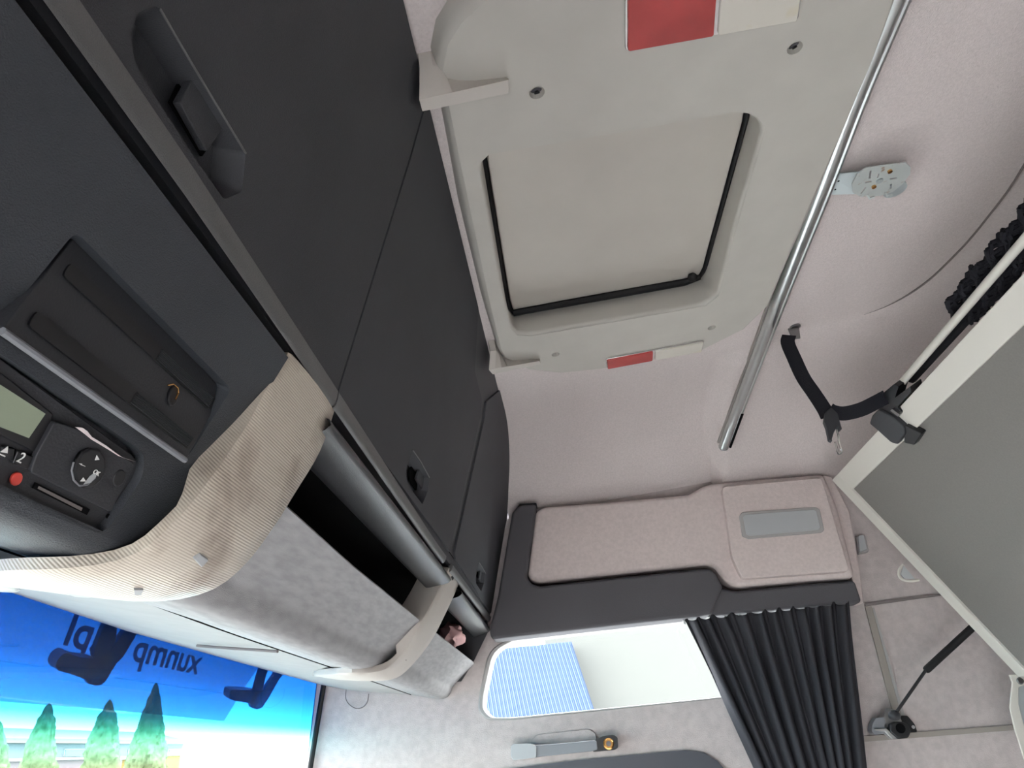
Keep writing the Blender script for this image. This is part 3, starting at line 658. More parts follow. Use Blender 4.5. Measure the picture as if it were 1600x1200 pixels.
# corner wings that close the gap to the lockers: a wall standing below the surround and a web above it
def wing(edge, b0, b1, c0_, c1_, lo_):
    n = len(edge); mixp = lambda p, q_, k: (p[0]+(q_[0]-p[0])*k/(n-1), p[1]+(q_[1]-p[1])*k/(n-1))
    A = [CE(*p, HO-0.004) for p in edge]; B = [CE(*mixp(b0, b1, k), lo_-0.012*k/(n-1)) for k in range(n)]
    Cc = [CE(*mixp(c0_, c1_, k), lo_-0.001-0.012*k/(n-1)) for k in range(n)]; Dd = [p-CN*0.045 for p in Cc]; A0 = [p-CN*0.03 for p in A]
    mid = [p.lerp(q_, 0.96) for p, q_ in zip(A, B)]
    loft('wing', [A0, A, mid, B, Cc, Dd], 'bracketwhite', hat, ang=30)
    ends = [[X[0] for X in (A0, A, B, Cc, Dd)], [X[-1] for X in (A0, A, B, Cc, Dd)]]
    mk('wing_end', ends[0]+ends[1], [(0, 1, 2, 3, 4), (5, 6, 7, 8, 9)], 'bracketwhite', hat)
wing([(656, 106), (676, 102), (690, 106), (698, 120), (715, 124), (745, 124), (775, 121), (790, 120), (795, 124)], (655, 156), (794, 125), (660, 174), (794, 146), 0.060)
wing([(766, 549), (775, 547), (780, 554), (787, 561), (800, 562), (818, 561), (832, 560), (840, 560), (844, 563)], (764, 578), (843, 564), (770, 585), (845, 569), 0.056)
def door_lamp(face, split, label, n):
    base = [CE(*p, HO+0.001) for p in face]
    t = thing('courtesy_lamp', label, 'lamp', sum(base, V())/4+CN*0.002, 'hatch surround lamps')
    prism('rim', rnd(base, 0.006, 3), CN*0.003, 'chrome', t, bevel=0.001)
    a = base[0].lerp(base[1], split); b = base[3].lerp(base[2], split)
    ins = lambda L: [p.lerp(sum(L, V())/4, 0.05)+CN*0.002 for p in L]
    prism('red_lens', rnd(ins([base[0], a, b, base[3]]), 0.003, 2), CN*0.005, 'redlens', t, bevel=0.0015)
    prism('clear_lens', rnd(ins([a, base[1], base[2], b]), 0.003, 2), CN*0.005, 'clearlens', t, bevel=0.0015)
door_lamp([(976, -8), (1258, -58), (1246, 30), (976, 78)], 0.52, 'red and clear lamp, the large near one at the picture top', 1)
door_lamp([(946, 560), (1100, 531), (1097, 546), (947, 574)], 0.49, 'red and clear lamp, the small far one at the hatch edge', 2)

# ================================================================== ROOF RAIL, PLATE, STRAP CLIP
rail = thing('roof_rail', 'bright aluminium rail running across the roof beside the hatch', 'rail', CE(1270, 320, 0.02))
def RF(px, py, off=0.0):
    r = ray(px, py); t = 0.3
    while t < 4 and r.z*t < zroof(min(2.0, r.x*t), min(2.1, r.y*t))-off: t += 0.002
    return r*t
rpx = [(1530, -300), (1400, 0), (1338, 150), (1282, 300), (1224, 448), (1184, 555), (1150, 645), (1131, 697)]
rw = [RF(x, y, 0.016) for x, y in rpx[1:]]; rw = [rw[0]+(rw[0]-rw[1])*2.0]+rw
rws = spline(rw, 6)
def railpts(dx, dz, rr_, t0=0.0, t1=1.0, n=0):
    k0 = int(t0*(len(rws)-1)); k1 = int(round(min(1, t1)*(len(rws)-1))); return [p+V((dx, 0, dz)) for p in rws[k0:k1+1]]
tube('bar', railpts(-0.003, -0.004, 0, 0, 1.0), 0.0125, 'alu', rail, n=14)
tube('flange', railpts(0.015, 0.002, 0, 0, 0.97), 0.0065, 'alu', rail, n=8)
base_ = railpts(0.0, 0.009, 0)
sweep('base_strip', base_, [V((1, 0, 0))]*len(base_), 0.034, 0.006, 'aludull', rail)
q = railpts(0.016, -0.006, 0, 0.86, 1.0); tube('slot', q, 0.0035, 'gap', rail, n=6)
disc('end_cap', rws[-1], (0, 1, -.3), 0.013, 0.006, 'palegrey', rail)

pl = thing('mounting_plate', 'perforated rusty round steel plate on a bracket beside the roof rail', 'bracket', CE(1378, 282, 0.03))
po = 0.035
disc_px = [(1332, 300), (1331, 288), (1340, 272), (1352, 263), (1372, 260), (1415, 254), (1423, 262), (1422, 272), (1410, 288), (1395, 300), (1375, 306), (1345, 308)]
slots = [((1351, 284), (1361, 282), (1362, 284.5), (1352, 286.5)), ((1390, 279), (1401, 277), (1402, 279.5), (1391, 281.5)), ((1359, 267), (1362, 266.5), (1360, 279), (1357, 279)), ((1344, 302), (1352, 292), (1354, 293), (1346, 303)), ((1371, 272), (1374, 271), (1372, 278), (1370, 278)), ((1391, 288), (1394, 287), (1393, 295), (1390, 296))]
ar_ = [CE(1296, 273, 0.002), CE(1345, 269, po-0.004), CE(1340, 303, po-0.004), CE(1288, 305, 0.002)]
prism('arm', ar_, -CN*0.002, 'zincplain', pl)
for x, y in ((1310, 283), (1305, 296)): disc('hole', CE(x, y, po-0.0035), CN, 0.0018, 0.0006, 'gap', pl, n=8)
holeplate('plate', [CE(*p, po) for p in disc_px], [[CE(*p, po) for p in s] for s in slots], -CN*0.002, 'zinc', pl, smooth=False)
disc('boss', CE(1374, 282, po), CN, 0.006, 0.002, 'zincplain', pl, n=14)
for x, y in ((1390, 267), (1365, 291)): disc('rusty_screw', CE(x, y, po), CN, 0.004, 0.003, 'brass', pl, n=8)
for x in (1357, 1385):
    yy = 306-(x-1357)*0.12
    prism('tab', [CE(x-3, yy-2, po+0.004), CE(x, yy-3, po+0.004), CE(x+2, yy+2, po+0.006), CE(x+9, yy, po+0.006), CE(x+9, yy+2, po+0.006), CE(x, yy+5, po+0.006)], CN*0.002, 'zinc', pl)
prism('spacer', circ(CE(1388, 276, 0.0), CN, 0.02, 16), CN*(po-0.004), 'zincplain', pl)

# ================================================================== BUNK (folded up at the rear)
YB = 1.93
c0 = PY(1300, 750, YB); c1 = PY(1592, 1058, YB)
BA, BB = (c0.x, c0.z), (c1.x, c1.z)
bdir = V((c1.x-c0.x, 0, c1.z-c0.z)).normalized(); BN = V((bdir.z, 0, -bdir.x))
if BN.dot(c0) > 0: BN = -BN
def BP(px, py, off=0.0): return LP(px, py, BA, BB, off)
bunk = thing('upper_bunk', 'tilted upper bunk with white metal frame and grey underside', 'bunk bed', (c0+c1)/2)
W1 = 0.052                                             # front rail width
Lb = (c1-c0).length
def bp(s, y, off=0.0): return V((c0.x, 0, c0.z))+bdir*s+V((0, y, 0))+BN*off
prism('front_rail', [bp(0, YB), bp(0, -0.45), bp(W1, -0.45), bp(W1, YB)], -BN*0.03, 'bunkframe', bunk, bevel=0.002)
prism('end_rail', [bp(0, YB+0.001, 0.0005), bp(Lb, YB+0.001, 0.0005), bp(Lb, YB-0.045, 0.0005), bp(0, YB-0.045, 0.0005)], -BN*0.03, 'bunkframe', bunk, bevel=0.002)
bcorner = [bp(W1-0.001, YB-0.042, -0.006), bp(W1-0.001, -0.45, -0.006), bp(Lb+0.1, -0.45, -0.006), bp(Lb+0.1, YB-0.042, -0.006)]
prism('underside_panel', bcorner, -BN*0.012, 'bunkboard', bunk)
bracket_pts = [PY(1577, 1054, YB), PY(1625, 1051, YB), PY(1625, 1062, YB), PY(1592, 1074, YB), PY(1592, 1100, YB), PY(1602, 1140, YB), PY(1612, 1190, YB), PY(1602, 1190, YB), PY(1586, 1140, YB), PY(1578, 1105, YB), PY(1582, 1066, YB)]
prism('hinge_plate', [PY(*p, YB+0.008) for p in ((1588, 1070), (1640, 1065), (1640, 1190), (1608, 1190), (1597, 1140), (1590, 1105))], (0, 0.004, 0), 'zincplain', bunk)
hinge = prism('hinge_arm', bracket_pts, (0, 0.006, 0), 'bunkframe', bunk, bevel=0.002)
disc('bolt', PY(1594, 1064, YB-0.001), (0, -1, 0), 0.008, 0.004, 'steel', hinge, r2=0.006)
hq = lambda x, y: PY(x, y, YB-0.004)
tube('hook', spline([hq(1411, 882), hq(1405, 890), hq(1405, 900), hq(1411, 906), hq(1423, 908), hq(1436, 906)], 5), 0.0032, 'bunkframe', bunk, n=8)
prism('hook_web', [hq(1412, 884), hq(1407, 897), hq(1413, 904), hq(1430, 905)], (0, 0.002, 0), 'palegrey', bunk)
# guard rod with its safety net bundled round it
zr = c0.z+0.035
r0, r1 = PZ(1600, 373, zr), PZ(1396, 613, zr)
rodx = (r0.x+r1.x)/2
rod = thing('guard_rod', 'thin pale steel guard rod along the bunk front edge', 'rod', V((rodx, 1.2, zr)))
tube('shaft', [V((r1.x, r1.y, zr)), V((r0.x+(r0.x-r1.x)*1.2, -0.4, zr))], 0.0075, 'bunkframe', rod, n=14)
def knit(name, path, w, label, parent=None):
    """open net: crossing cords with real holes between them, one joined mass"""
    bm = bmesh.new(); n = int((path[1]-path[0]).length/0.010); cols = 8
    axis = (path[1]-path[0]).normalized()
    pts = {}
    for i in range(n+1):
        for j in range(cols+1):
            t = -1+2*j/cols; p = path[0].lerp(path[1], i/n)
            off = (w*1.15 if t < 0 else w*0.85)*t*(1+0.10*math.sin(i*0.7)+0.12*noise.noise(V((i*.3, j, 0))))*min(1, 0.5+i*0.12)
            pts[i, j] = p+V((0.65, 0, -0.76))*off+V((0.76, 0, 0.65))*(0.018+0.012*math.sin(i*1.3+j))+V((0, (0.006 if j % 2 else 0), 0))
    for i in range(n):
        for j in range(cols):
            for A, B in (((i, j), (i+1, j+1)), ((i, j+1), (i+1, j))):
                rg = tube_rings([pts[A], pts[B]], 0.0038, 5)
                v = [[bm.verts.new(q) for q in r] for r in rg]
                for k in range(5): bm.faces.new((v[0][k], v[0][(k+1) % 5], v[1][(k+1) % 5], v[1][k]))
    return bmobj(name, bm, 'webbing', parent)
na = PZ(1489, 508, zr); net = knit('safety_net', (V((na.x, na.y, zr+0.0)), V((na.x+0.01, -0.3, zr+0.0))), 0.030, '')
net['kind'] = 'stuff'; tube('net_hem', [PZ(1424, 592, zr+0.02), PZ(1600, 399, zr+0.02)], 0.010, 'webbing', net, n=8); tag(net, 'black knitted safety net bundled along the guard rod', 'net')

# clamp and strap
yc = r1.y+0.02
clamp = thing('bunk_clamp', 'black plastic clamp gripping the bunk front rail at the strap', 'clamp', bp(0, yc))
prism('jaw', rnd([BP(1362, 650, 0.012), BP(1372, 640, 0.012), BP(1392, 650, 0.012), BP(1412, 668, 0.012), BP(1414, 678, 0.012), BP(1402, 695, 0.012), BP(1392, 692, 0.012), BP(1370, 672, 0.012), BP(1358, 662, 0.012)], 0.004, 2), -BN*0.05, 'darkplastic', clamp, bevel=0.004, seg=3)
prism('catch', rnd([BP(1414, 664, 0.008), BP(1440, 678, 0.008), BP(1428, 696, 0.008), BP(1412, 692, 0.008)], 0.003, 2), -BN*0.02, 'blackplastic', clamp, bevel=0.002)
prism('yoke', rnd([BP(1374, 642, 0.006), BP(1380, 614, 0.006), BP(1397, 600, 0.006), BP(1404, 604, 0.006), BP(1398, 622, 0.006), BP(1422, 604, 0.006), BP(1424, 612, 0.006), BP(1402, 636, 0.006), BP(1408, 645, 0.006), BP(1404, 652, 0.006)], 0.003, 2), -BN*0.03, 'blackplastic', clamp, bevel=0.003)
prism('pin', [BP(1391, 642, 0.012), BP(1394, 639, 0.012), BP(1406, 648, 0.012), BP(1403, 651, 0.012)], -BN*0.008, 'brass' if False else 'steel', clamp)

clipp = CE(1240, 512, 0.004)
strap = thing('retaining_strap', 'black webbing strap hanging from the roof clip to the bunk clamp', 'strap', clipp)
yA, yB_ = clipp.y, bp(0, yc).y
def SP(px, py, t): return PY(px, py, yA+(yB_-yA)*t-0.02)
wd = (ray(1255, 560)-ray(1232, 572)).normalized()
p1 = [SP(1233, 524, 0), SP(1231, 536, 0.05), SP(1241, 560, 0.15), SP(1255, 590, 0.3), SP(1272, 615, 0.42), SP(1287, 638, 0.52), SP(1294, 652, 0.55)]
ds = [V((1, -0.25, 0.3))]*len(p1)
sp_ = spline(p1, 5); sweep('upper_webbing', sp_, [(R2*0.88-D2*0.42)]*len(sp_), 0.031, 0.0016, 'webbing', strap)
p2 = [SP(1296, 640, 0.55), SP(1304, 644, 0.58), SP(1320, 646, 0.66), SP(1345, 640, 0.8), SP(1366, 630, 0.92), SP(1385, 620, 1.0)]
sp2 = spline(p2, 5); sweep('lower_webbing', sp2, [(D2*0.97+R2*0.15)]*len(sp2), 0.030, 0.0016, 'webbing', strap)
hk = lambda px, py, o=0.0: SP(px, py, 0.56)+V((0, -o, 0))
prism('hook_housing', [hk(1287, 648), hk(1296, 640), hk(1306, 650), hk(1311, 668), hk(1313, 674), hk(1308, 677), hk(1305, 670), hk(1300, 680), hk(1297, 690), hk(1298, 693), hk(1293, 691), hk(1289, 672), hk(1285, 662)], (0, -0.014, 0), 'darkplastic', strap, bevel=0.002)
tube('hook_tongue', spline([hk(1306, 672, 0.006), hk(1309, 684, 0.006), hk(1309, 692, 0.006), hk(1312, 702, 0.006), hk(1314, 707, 0.006), hk(1309, 711, 0.006), hk(1306, 702, 0.006), hk(1304, 692, 0.006)], 4), 0.0022, 'chrome', strap, n=8)
prism('roof_clip', [clipp+V(d) for d in ((-0.013, 0, 0), (0.013, 0, 0.0), (0.009, 0, -0.03), (-0.011, 0, -0.03))], (0, 0.004, 0), 'steel', strap, bevel=0.001)
disc('clip_foot', CE(1242, 510, 0.0), CN, 0.013, 0.004, 'steel', strap)

# ================================================================== GAS STRUT
st0 = PY(1397, 1118, 2.0); st1 = PY(1510, 989, 1.965); stm = st0.lerp(st1, 0.5)
stA = PY(1446, 1048, 1.985)
gs = thing('gas_strut', 'black gas strut propping up the bunk from the wall', 'strut', st0)
tube('cylinder', [stA, stA.lerp(st1, 0.02), stA.lerp(st1, 0.06), st1+(st1-stA).normalized()*0.03], [0.007, 0.0085, 0.009, 0.009], 'rubber', gs, n=14)
tube('piston_rod', [st0, stA], 0.0038, 'blackplastic', gs, n=10)
blob('ball_joint', st0+V((0, -0.002, 0)), (0.014, 0.012, 0.012), 'darkplastic', gs, amp=0.1, sub=3)
gb = thing('strut_bracket', 'cast grey bracket with black socket bolted to the side wall', 'bracket', PY(1400, 1140, 2.07))
g = lambda px, py, y=2.06: PY(px, py, y)
prism('wall_plate', rnd([g(1402, 1118, 2.088), g(1418, 1118, 2.088), g(1430, 1132, 2.088), g(1434, 1144, 2.088), g(1400, 1146, 2.088)], 0.003, 2), (0, 0.010, 0), 'blackplastic', gb, bevel=0.002)
disc('hole', g(1427, 1136, 2.087), (0, -1, 0), 0.004, 0.001, 'palegrey', gb, n=12)
prism('arm', rnd([g(1384, 1106), g(1397, 1108), g(1404, 1116), g(1410, 1128), g(1400, 1130), g(1382, 1138), g(1378, 1122), g(1382, 1118)], 0.004, 3), (0, 0.035, 0), 'steel', gb, bevel=0.003)
prism('socket', rnd([g(1391, 1131, 2.045), g(1400, 1127, 2.045), g(1412, 1128, 2.045), g(1420, 1133, 2.045), g(1424, 1143, 2.045), g(1420, 1153, 2.045), g(1404, 1155, 2.045), g(1391, 1144, 2.045)], 0.004, 3), (0, 0.045, 0), 'blackplastic', gb, bevel=0.004, seg=3)
disc('bore', g(1407, 1138, 2.044), (0, -1, 0), 0.011, 0.001, 'gap', gb)
prism('lower_lug', rnd([g(1363, 1132), g(1368, 1122), g(1382, 1120), g(1386, 1136), g(1384, 1146), g(1366, 1148), g(1362, 1142)], 0.004, 3), (0, 0.03, 0), 'greyplastic', gb, bevel=0.004, seg=3)
prism('spring_leaf', [g(1368, 1139, 2.05), g(1385, 1138, 2.05), g(1403, 1154, 2.05), g(1394, 1155, 2.05), g(1382, 1143, 2.05), g(1368, 1141, 2.05)], (0, 0.02, 0), 'alu', gb, bevel=0.001)

# ================================================================== SIDE SHELF MOULDING
mo = thing('side_trim_panel', 'two tone padded trim panel above the side window', 'trim', V((0.3, 2.06, 0.28)))
YM = 2.035
def g2(px, py): return PY(px, py, YM)
lt = [g2(848, 791), g2(960, 783), g2(1076, 772), g2(1100, 758), g2(1112, 755), g2(1200, 747), g2(1288, 740), g2(1310, 795), g2(1332, 880), g2(1337, 902), g2(1250, 908), g2(1150, 918), g2(1132, 908), g2(1118, 888), g2(1108, 882), g2(970, 896), g2(842, 910), g2(828, 906), g2(824, 896), g2(836, 800)]
def pad(name, loop, depth, steps, mt, parent):
    c = sum(loop, V())/len(loop)
    rings = []
    for s, dy in steps: rings.append([p+V((-(p.x-c.x)/abs(p.x-c.x+1e-9)*min(s, abs(p.x-c.x)), dy, -(p.z-c.z)/abs(p.z-c.z+1e-9)*min(s, abs(p.z-c.z)))) for p in loop])
    rings = [r+[r[0]] for r in rings]
    o = loft(name, rings, mt, parent, ang=60)
    return o
def padprism(name, loop, mt, parent, depth, bv):
    return prism(name, loop, (0, depth, 0), mt, parent, bevel=bv, seg=4)
padprism('padded_insert', lt, 'shelflight', mo, 0.06, 0.014)
# raised rear block of the insert
rb_ = [PY(1128, 760, 2.012), PY(1284, 746, 2.012), PY(1312, 840, 2.012), PY(1328, 892, 2.012), PY(1160, 904, 2.012), PY(1144, 870, 2.012)]
padprism('insert_block', rnd(rb_, 0.012, 3), 'shelflight', mo, 0.045, 0.022)
# dark carrier
dk1 = [PY(*p, 2.012) for p in ((800, 800), (812, 789), (838, 787), (836, 803), (823, 900), (830, 912), (842, 916), (970, 902), (1108, 888), (1118, 894), (1130, 916), (1112, 960), (1064, 966), (900, 984), (768, 999), (764, 985), (778, 930))]
padprism('dark_carrier', dk1, 'shelfdark', mo, 0.082, 0.012)
dk2 = [PY(*p, 2.03) for p in ((1110, 915), (1150, 923), (1250, 914), (1336, 906), (1348, 941), (1240, 951), (1110, 963))]
padprism('dark_carrier', dk2, 'shelfdark', mo, 0.06, 0.010)
dk3 = [PY(*p, 2.03) for p in ((800, 803), (812, 787), (838, 785), (840, 792), (826, 806))]
padprism('upper_lip', dk3, 'blackplastic', mo, 0.02, 0.003)
rd = [PY(*p, 2.06) for p in ((1286, 742), (1300, 745), (1328, 800), (1345, 900), (1350, 942), (1340, 944), (1330, 900))]
padprism('end_wall', rd, 'shelflight', mo, 0.036, 0.004)
# lamp cover set in the block
lc = thing('lamp_cover', 'grey rounded rectangular lamp cover on the side trim panel', 'lamp', PY(1220, 815, 2.01))
lcp = [PY(*p, 2.008) for p in ((1155, 806), (1160, 800), (1275, 792), (1281, 796), (1288, 828), (1284, 832), (1170, 842), (1160, 838))]
prism('frame', rnd(lcp, 0.004, 3), (0, 0.012, 0), 'vent', lc, bevel=0.0015)
lcq = [PY(*p, 2.006) for p in ((1161, 808), (1164, 804), (1272, 796), (1276, 799), (1282, 825), (1279, 828), (1171, 837), (1166, 835))]
prism('cover', rnd(lcq, 0.003, 3), (0, 0.004, 0), 'palegrey', lc, bevel=0.001)
# small button on the rear wall panel
cb = thing('coat_button', 'small pale grey clothes button on the wall beside the bunk', 'hook', PY(1347, 850, 2.09))
prism('base', rnd([PY(*p, 2.085) for p in ((1338, 838), (1352, 836), (1358, 862), (1342, 866))], 0.004, 3), (0, 0.012, 0), 'vent', cb, bevel=0.002)
prism('knob', rnd([PY(*p, 2.078) for p in ((1341, 837), (1349, 835), (1355, 858), (1343, 863))], 0.004, 3), (0, 0.01, 0), 'palegrey', cb, bevel=0.003)

# ================================================================== CURTAIN AND ITS RAIL
cr_ = thing('curtain_rail', 'slim grey curtain rail under the side trim panel', 'rail', PY(1200, 955, 2.05))
cra, crb = PY(1062, 969, 2.055), PY(1326, 941, 2.055)
sweep('track', [cra+V((-0.0, 0, 0.003)), crb+V((0.01, 0, 0.003))], [V((0, 1, 0))]*2, 0.012, 0.006, 'blackplastic', cr_)
for k in range(12):
    p = cra.lerp(crb, (k+0.3)/12.2)
    gl = disc('glider', p+V((0, -0.004, -0.002)), (0, 0, -1), 0.0035, 0.010, 'palegrey', cr_, n=8)
Lc = [(1068, 970), (1088, 1010), (1112, 1060), (1140, 1120), (1175, 1195), (1240, 1330), (1300, 1450)]
Rc = [(1324, 943), (1328, 990), (1334, 1050), (1341, 1120), (1348, 1195), (1362, 1330), (1375, 1450)]
NU, NV_ = 220, 40; vs = []; fs = []
def lerp_px(tab, v):
    s = v*(len(tab)-1); i = min(int(s), len(tab)-2); t = s-i; return (tab[i][0]*(1-t)+tab[i+1][0]*t, tab[i][1]*(1-t)+tab[i+1][1]*t)
for j in range(NV_+1):
    v = j/NV_; a = PY(*lerp_px(Lc, v), 2.045); b = PY(*lerp_px(Rc, v), 2.045)
    for i in range(NU+1):
        u = i/NU; p = a.lerp(b, u)
        ph = u*11.0+0.25*math.sin(u*9)+0.10*math.sin(v*3+u*14)
        am = 0.018*(0.7+0.3*math.sin(u*17+1))*(0.75+0.5*min(1, v*2))
        y = am*math.sin(2*math.pi*ph)+0.006*math.sin(4*math.pi*ph+1.3+v*2)+0.004*noise.noise(V((u*14, v*3, 0)))
        sw = 0.010*math.cos(2*math.pi*ph)*(0.4+0.6*v)
        z = p.z + (0.006*math.sin(2*math.pi*ph) if j == 0 else 0)
        vs.append(V((p.x+sw*0.6, p.y+y-0.016, z)))
for j in range(NV_):
    for i in range(NU): q = j*(NU+1)+i; fs.append((q, q+1, q+NU+2, q+NU+1))
cur = mk('curtain', vs, fs, 'curtain', ang=180)
so2 = cur.modifiers.new('thick', 'SOLIDIFY'); so2.thickness = 0.0015
tag(cur, 'dark grey pleated curtain pulled back beside the side window', 'curtain')

# ================================================================== GRAB HANDLE
gh = thing('grab_handle', 'grey grab handle with an open screw end below the side window', 'handle', PY(880, 1175, 2.07))
q = lambda px, py, y=2.05: PY(px, py, y)
prism('grip', rnd([q(812, 1166), q(838, 1164), q(860, 1163), q(925, 1157), q(932, 1157), q(934, 1171), q(925, 1174), q(840, 1183), q(812, 1185)], 0.003, 2), (0, 0.016, 0), 'greyplastic', gh, bevel=0.004, seg=3)
prism('end_cover', rnd([q(798, 1166, 2.045), q(802, 1162, 2.045), q(830, 1162, 2.045), q(838, 1166, 2.045), q(838, 1184, 2.045), q(802, 1188, 2.045), q(798, 1182, 2.045)], 0.004, 3), (0, 0.05, 0), 'palegrey', gh, bevel=0.005, seg=3)
prism('screw_mount', rnd([q(926, 1158, 2.055), q(942, 1150, 2.055), q(958, 1148, 2.055), q(965, 1152, 2.055), q(966, 1168, 2.055), q(960, 1172, 2.055), q(926, 1175, 2.055)], 0.004, 3), (0, 0.04, 0), 'blackplastic', gh, bevel=0.003, seg=2)
disc('bolt', q(951, 1162, 2.054), (0, -1, 0), 0.0135, 0.004, 'brass', gh, r2=0.010)
disc('bolt_socket', q(951, 1162, 2.0495), (0, -1, 0), 0.006, 0.001, 'groove', gh)
prism('finger_recess', rnd([PY(829, 1160, 2.094), PY(838, 1148, 2.094), PY(920, 1139, 2.094), PY(931, 1146, 2.094), PY(932, 1158, 2.094), PY(829, 1170, 2.094)], 0.006, 3), (0, 0.008, 0), 'wallfab', gh, bevel=0.003)
# cable loops clipped under the console
cbl = [PY(*p, 2.09) for p in ((541, 1077), (540, 1090), (545, 1100), (556, 1107), (567, 1105), (574, 1096), (576, 1084))]
tag(tube('wire_loop', spline(cbl, 5), 0.0011, 'groove', n=6), 'thin grey wire loop hanging beside the windscreen corner', 'wire')

# ================================================================== OUTSIDE
# exterior sun visor above the windscreen, tinted acrylic on steel arms
glass_mat('visoracrylic', (0.42, 0.38, 0.44), (0.46, 0.43, 0.48), -0.1, 0.1, 0.04)
VA, VB = (-0.80, 0.36), (-0.97, 0.075)
def VP(px, py, off=0.0): return LP(px, py, VA, VB, off)
vis = thing('sun_visor', 'tinted acrylic sun visor outside the windscreen with dark lettering', 'visor', VP(200, 1050))
vn = V((VB[1]-VA[1], 0, -(VB[0]-VA[0]))).normalized()
if vn.x < 0: vn = -vn
vp = [VP(-250, 1075), VP(0, 1096), VP(170, 1109), VP(350, 1127), VP(378, 1080), VP(410, 1034), VP(440, 975), VP(-250, 760)]
prism('panel', vp, -vn*0.004, 'visoracrylic', vis, smooth=False)
def vtext(txt, pL, pR, up0, up1, em):
    o = glyph(0, 0, txt, 1.0, None, 'visortext', bold=0.02); me = o.data
    xs = [v.co.x for v in me.vertices]; x0, x1 = min(xs), max(xs)
    a = VP(*pL, 0.002); b = VP(*pR, 0.002); upv = (VP(*up1, 0.002)-VP(*up0, 0.002))/em
    ym = min(v.co.y for v in me.vertices)+0.2
    for v in me.vertices:
        u = (x1-v.co.x)/(x1-x0); v.co = a.lerp(b, u)+upv*(v.co.y-ym)+vn*v.co.z*0.5
    c = a.copy()
    for v in me.vertices: v.co -= c
    o.parent = vis; o.location = c-wloc(vis); return o
vtext('.pl', (97, 1010), (146, 1022), (97, 1010), (118, 955), 0.72)
vtext('xunmp', (204, 1034), (308, 1056), (212, 1036), (222, 1004), 0.52)
def arm(pp_, knob, hole_c, label, off=0.03):
    t = thing('visor_arm', label, 'bracket', VP(*hole_c, off), 'visor arms')
    for k in pp_: prism('arm_leg', [VP(*p, off) for p in k], -vn*0.01, 'armsteel', t, bevel=0.002)
    disc('pivot', VP(*hole_c, off+0.001), vn, 0.007, 0.001, 'palegrey', t, n=10)
    prism('stub', rnd([VP(*p, off) for p in knob], 0.008, 3), -vn*0.02, 'armsteel', t, bevel=0.004)
    return t
arm([((165, 973), (184, 978), (182, 998), (173, 1018), (168, 1040), (147, 1040), (147, 1019), (158, 989)), ((198, 981), (217, 987), (193, 1027), (182, 1038), (165, 1066), (158, 1071), (150, 1072), (138, 1069), (133, 1060), (140, 1030), (174, 1018), (182, 1005))],
    ((104, 1019), (121, 1026), (152, 1030), (140, 1064), (131, 1061), (112, 1054), (90, 1048), (86, 1040), (93, 1026)), (149, 1062), 'left dark steel visor arm seen through the blue band')
arm([((409, 1040), (421, 1043), (416, 1056), (410, 1082), (396, 1090), (398, 1078), (404, 1056)), ((432, 1047), (446, 1051), (437, 1061), (420, 1091), (410, 1106), (402, 1109), (393, 1106), (390, 1098), (396, 1078), (413, 1078), (429, 1055))],
    ((360, 1078), (385, 1078), (402, 1080), (398, 1102), (391, 1099), (366, 1095), (358, 1092)), (402, 1102), 'right dark steel visor arm by the windscreen corner')

GZ = -2.8
struct(mk('ground', [V((-60, -60, GZ)), V((60, -60, GZ)), V((60, 60, GZ)), V((-60, 60, GZ))], [(0, 1, 2, 3)], 'concrete'))
def thuja(pxtop, pybase_w, dist, label, seed):
    top = PX(pxtop[0], pxtop[1], -dist); wd = pybase_w
    t = thing('thuja_tree', label, 'tree', V((top.x, top.y, GZ)), 'thuja hedge row')
    tube('trunk', [V((top.x, top.y, GZ-0.05)), V((top.x, top.y, GZ+0.6))], 0.09, 'trunk', t, n=8)
    H = top.z-(GZ+0.2); rings = []; N = 60; K = 48
    for i in range(N+1):
        h = i/N; r = wd*(1-h)**0.55*(0.9+0.1*math.sin(h*9+seed))*min(1, 0.35+h*6)
        if h > 0.93: r *= 0.8
        ring = []
        for k in range(K):
            a = 2*math.pi*k/K; d = 1+0.22*noise.noise(V((math.cos(a)*2.5+seed, math.sin(a)*2.5, h*12)))+0.16*noise.noise(V((math.cos(a)*9, math.sin(a)*9+seed, h*50)))
            ring.append(V((top.x+math.cos(a)*r*d, top.y+math.sin(a)*r*d, GZ+0.2+H*h)))
        rings.append(ring)
    loft('foliage', rings, 'thuja', t, closed=True, caps=True, ang=30)
thuja((0, 1126), 0.85, 15.0, 'leftmost thuja, cut by the picture edge', 1)
thuja((77, 1098), 0.95, 15.0, 'slim thuja with a narrow crooked tip, second from the left', 4)
thuja((172, 1092), 0.95, 15.0, 'tall thuja below the left visor arm, third from the left', 7)
thuja((244, 1066), 0.98, 15.0, 'tallest thuja, rightmost, its tip in the blue band', 9)
# low house behind the hedge
D = 34.0
def hp(px, py): p = PX(px, py, -D); return p
def slab(name, x0, x1, yt, yb, mt, parent, dx=0.0, th=0.5):
    a, b = hp(x0, yt), hp(x1, yt); zb = hp((x0+x1)/2, yb).z; zt = hp((x0+x1)/2, yt).z
    return prism(name, [V((a.x+dx, a.y, zb)), V((b.x+dx, b.y, zb)), V((b.x+dx, b.y, zt)), V((a.x+dx, a.y, zt))], (-th, 0, 0), mt, parent, smooth=False)
h1 = thing('house', 'pale low house with reddish tiled roof behind the thujas', 'building', V((-D-3, hp(120, 1180).y, GZ)))
yl, yr_ = hp(-120, 1150).y, hp(288, 1150).y
z_e = hp(140, 1160).z; z_r = hp(140, 1146).z
prism('wall', [V((-D, yl, GZ)), V((-D, yr_, GZ)), V((-D, yr_, z_e)), V((-D, yl, z_e))], (-6, 0, 0), 'render', h1, smooth=False)
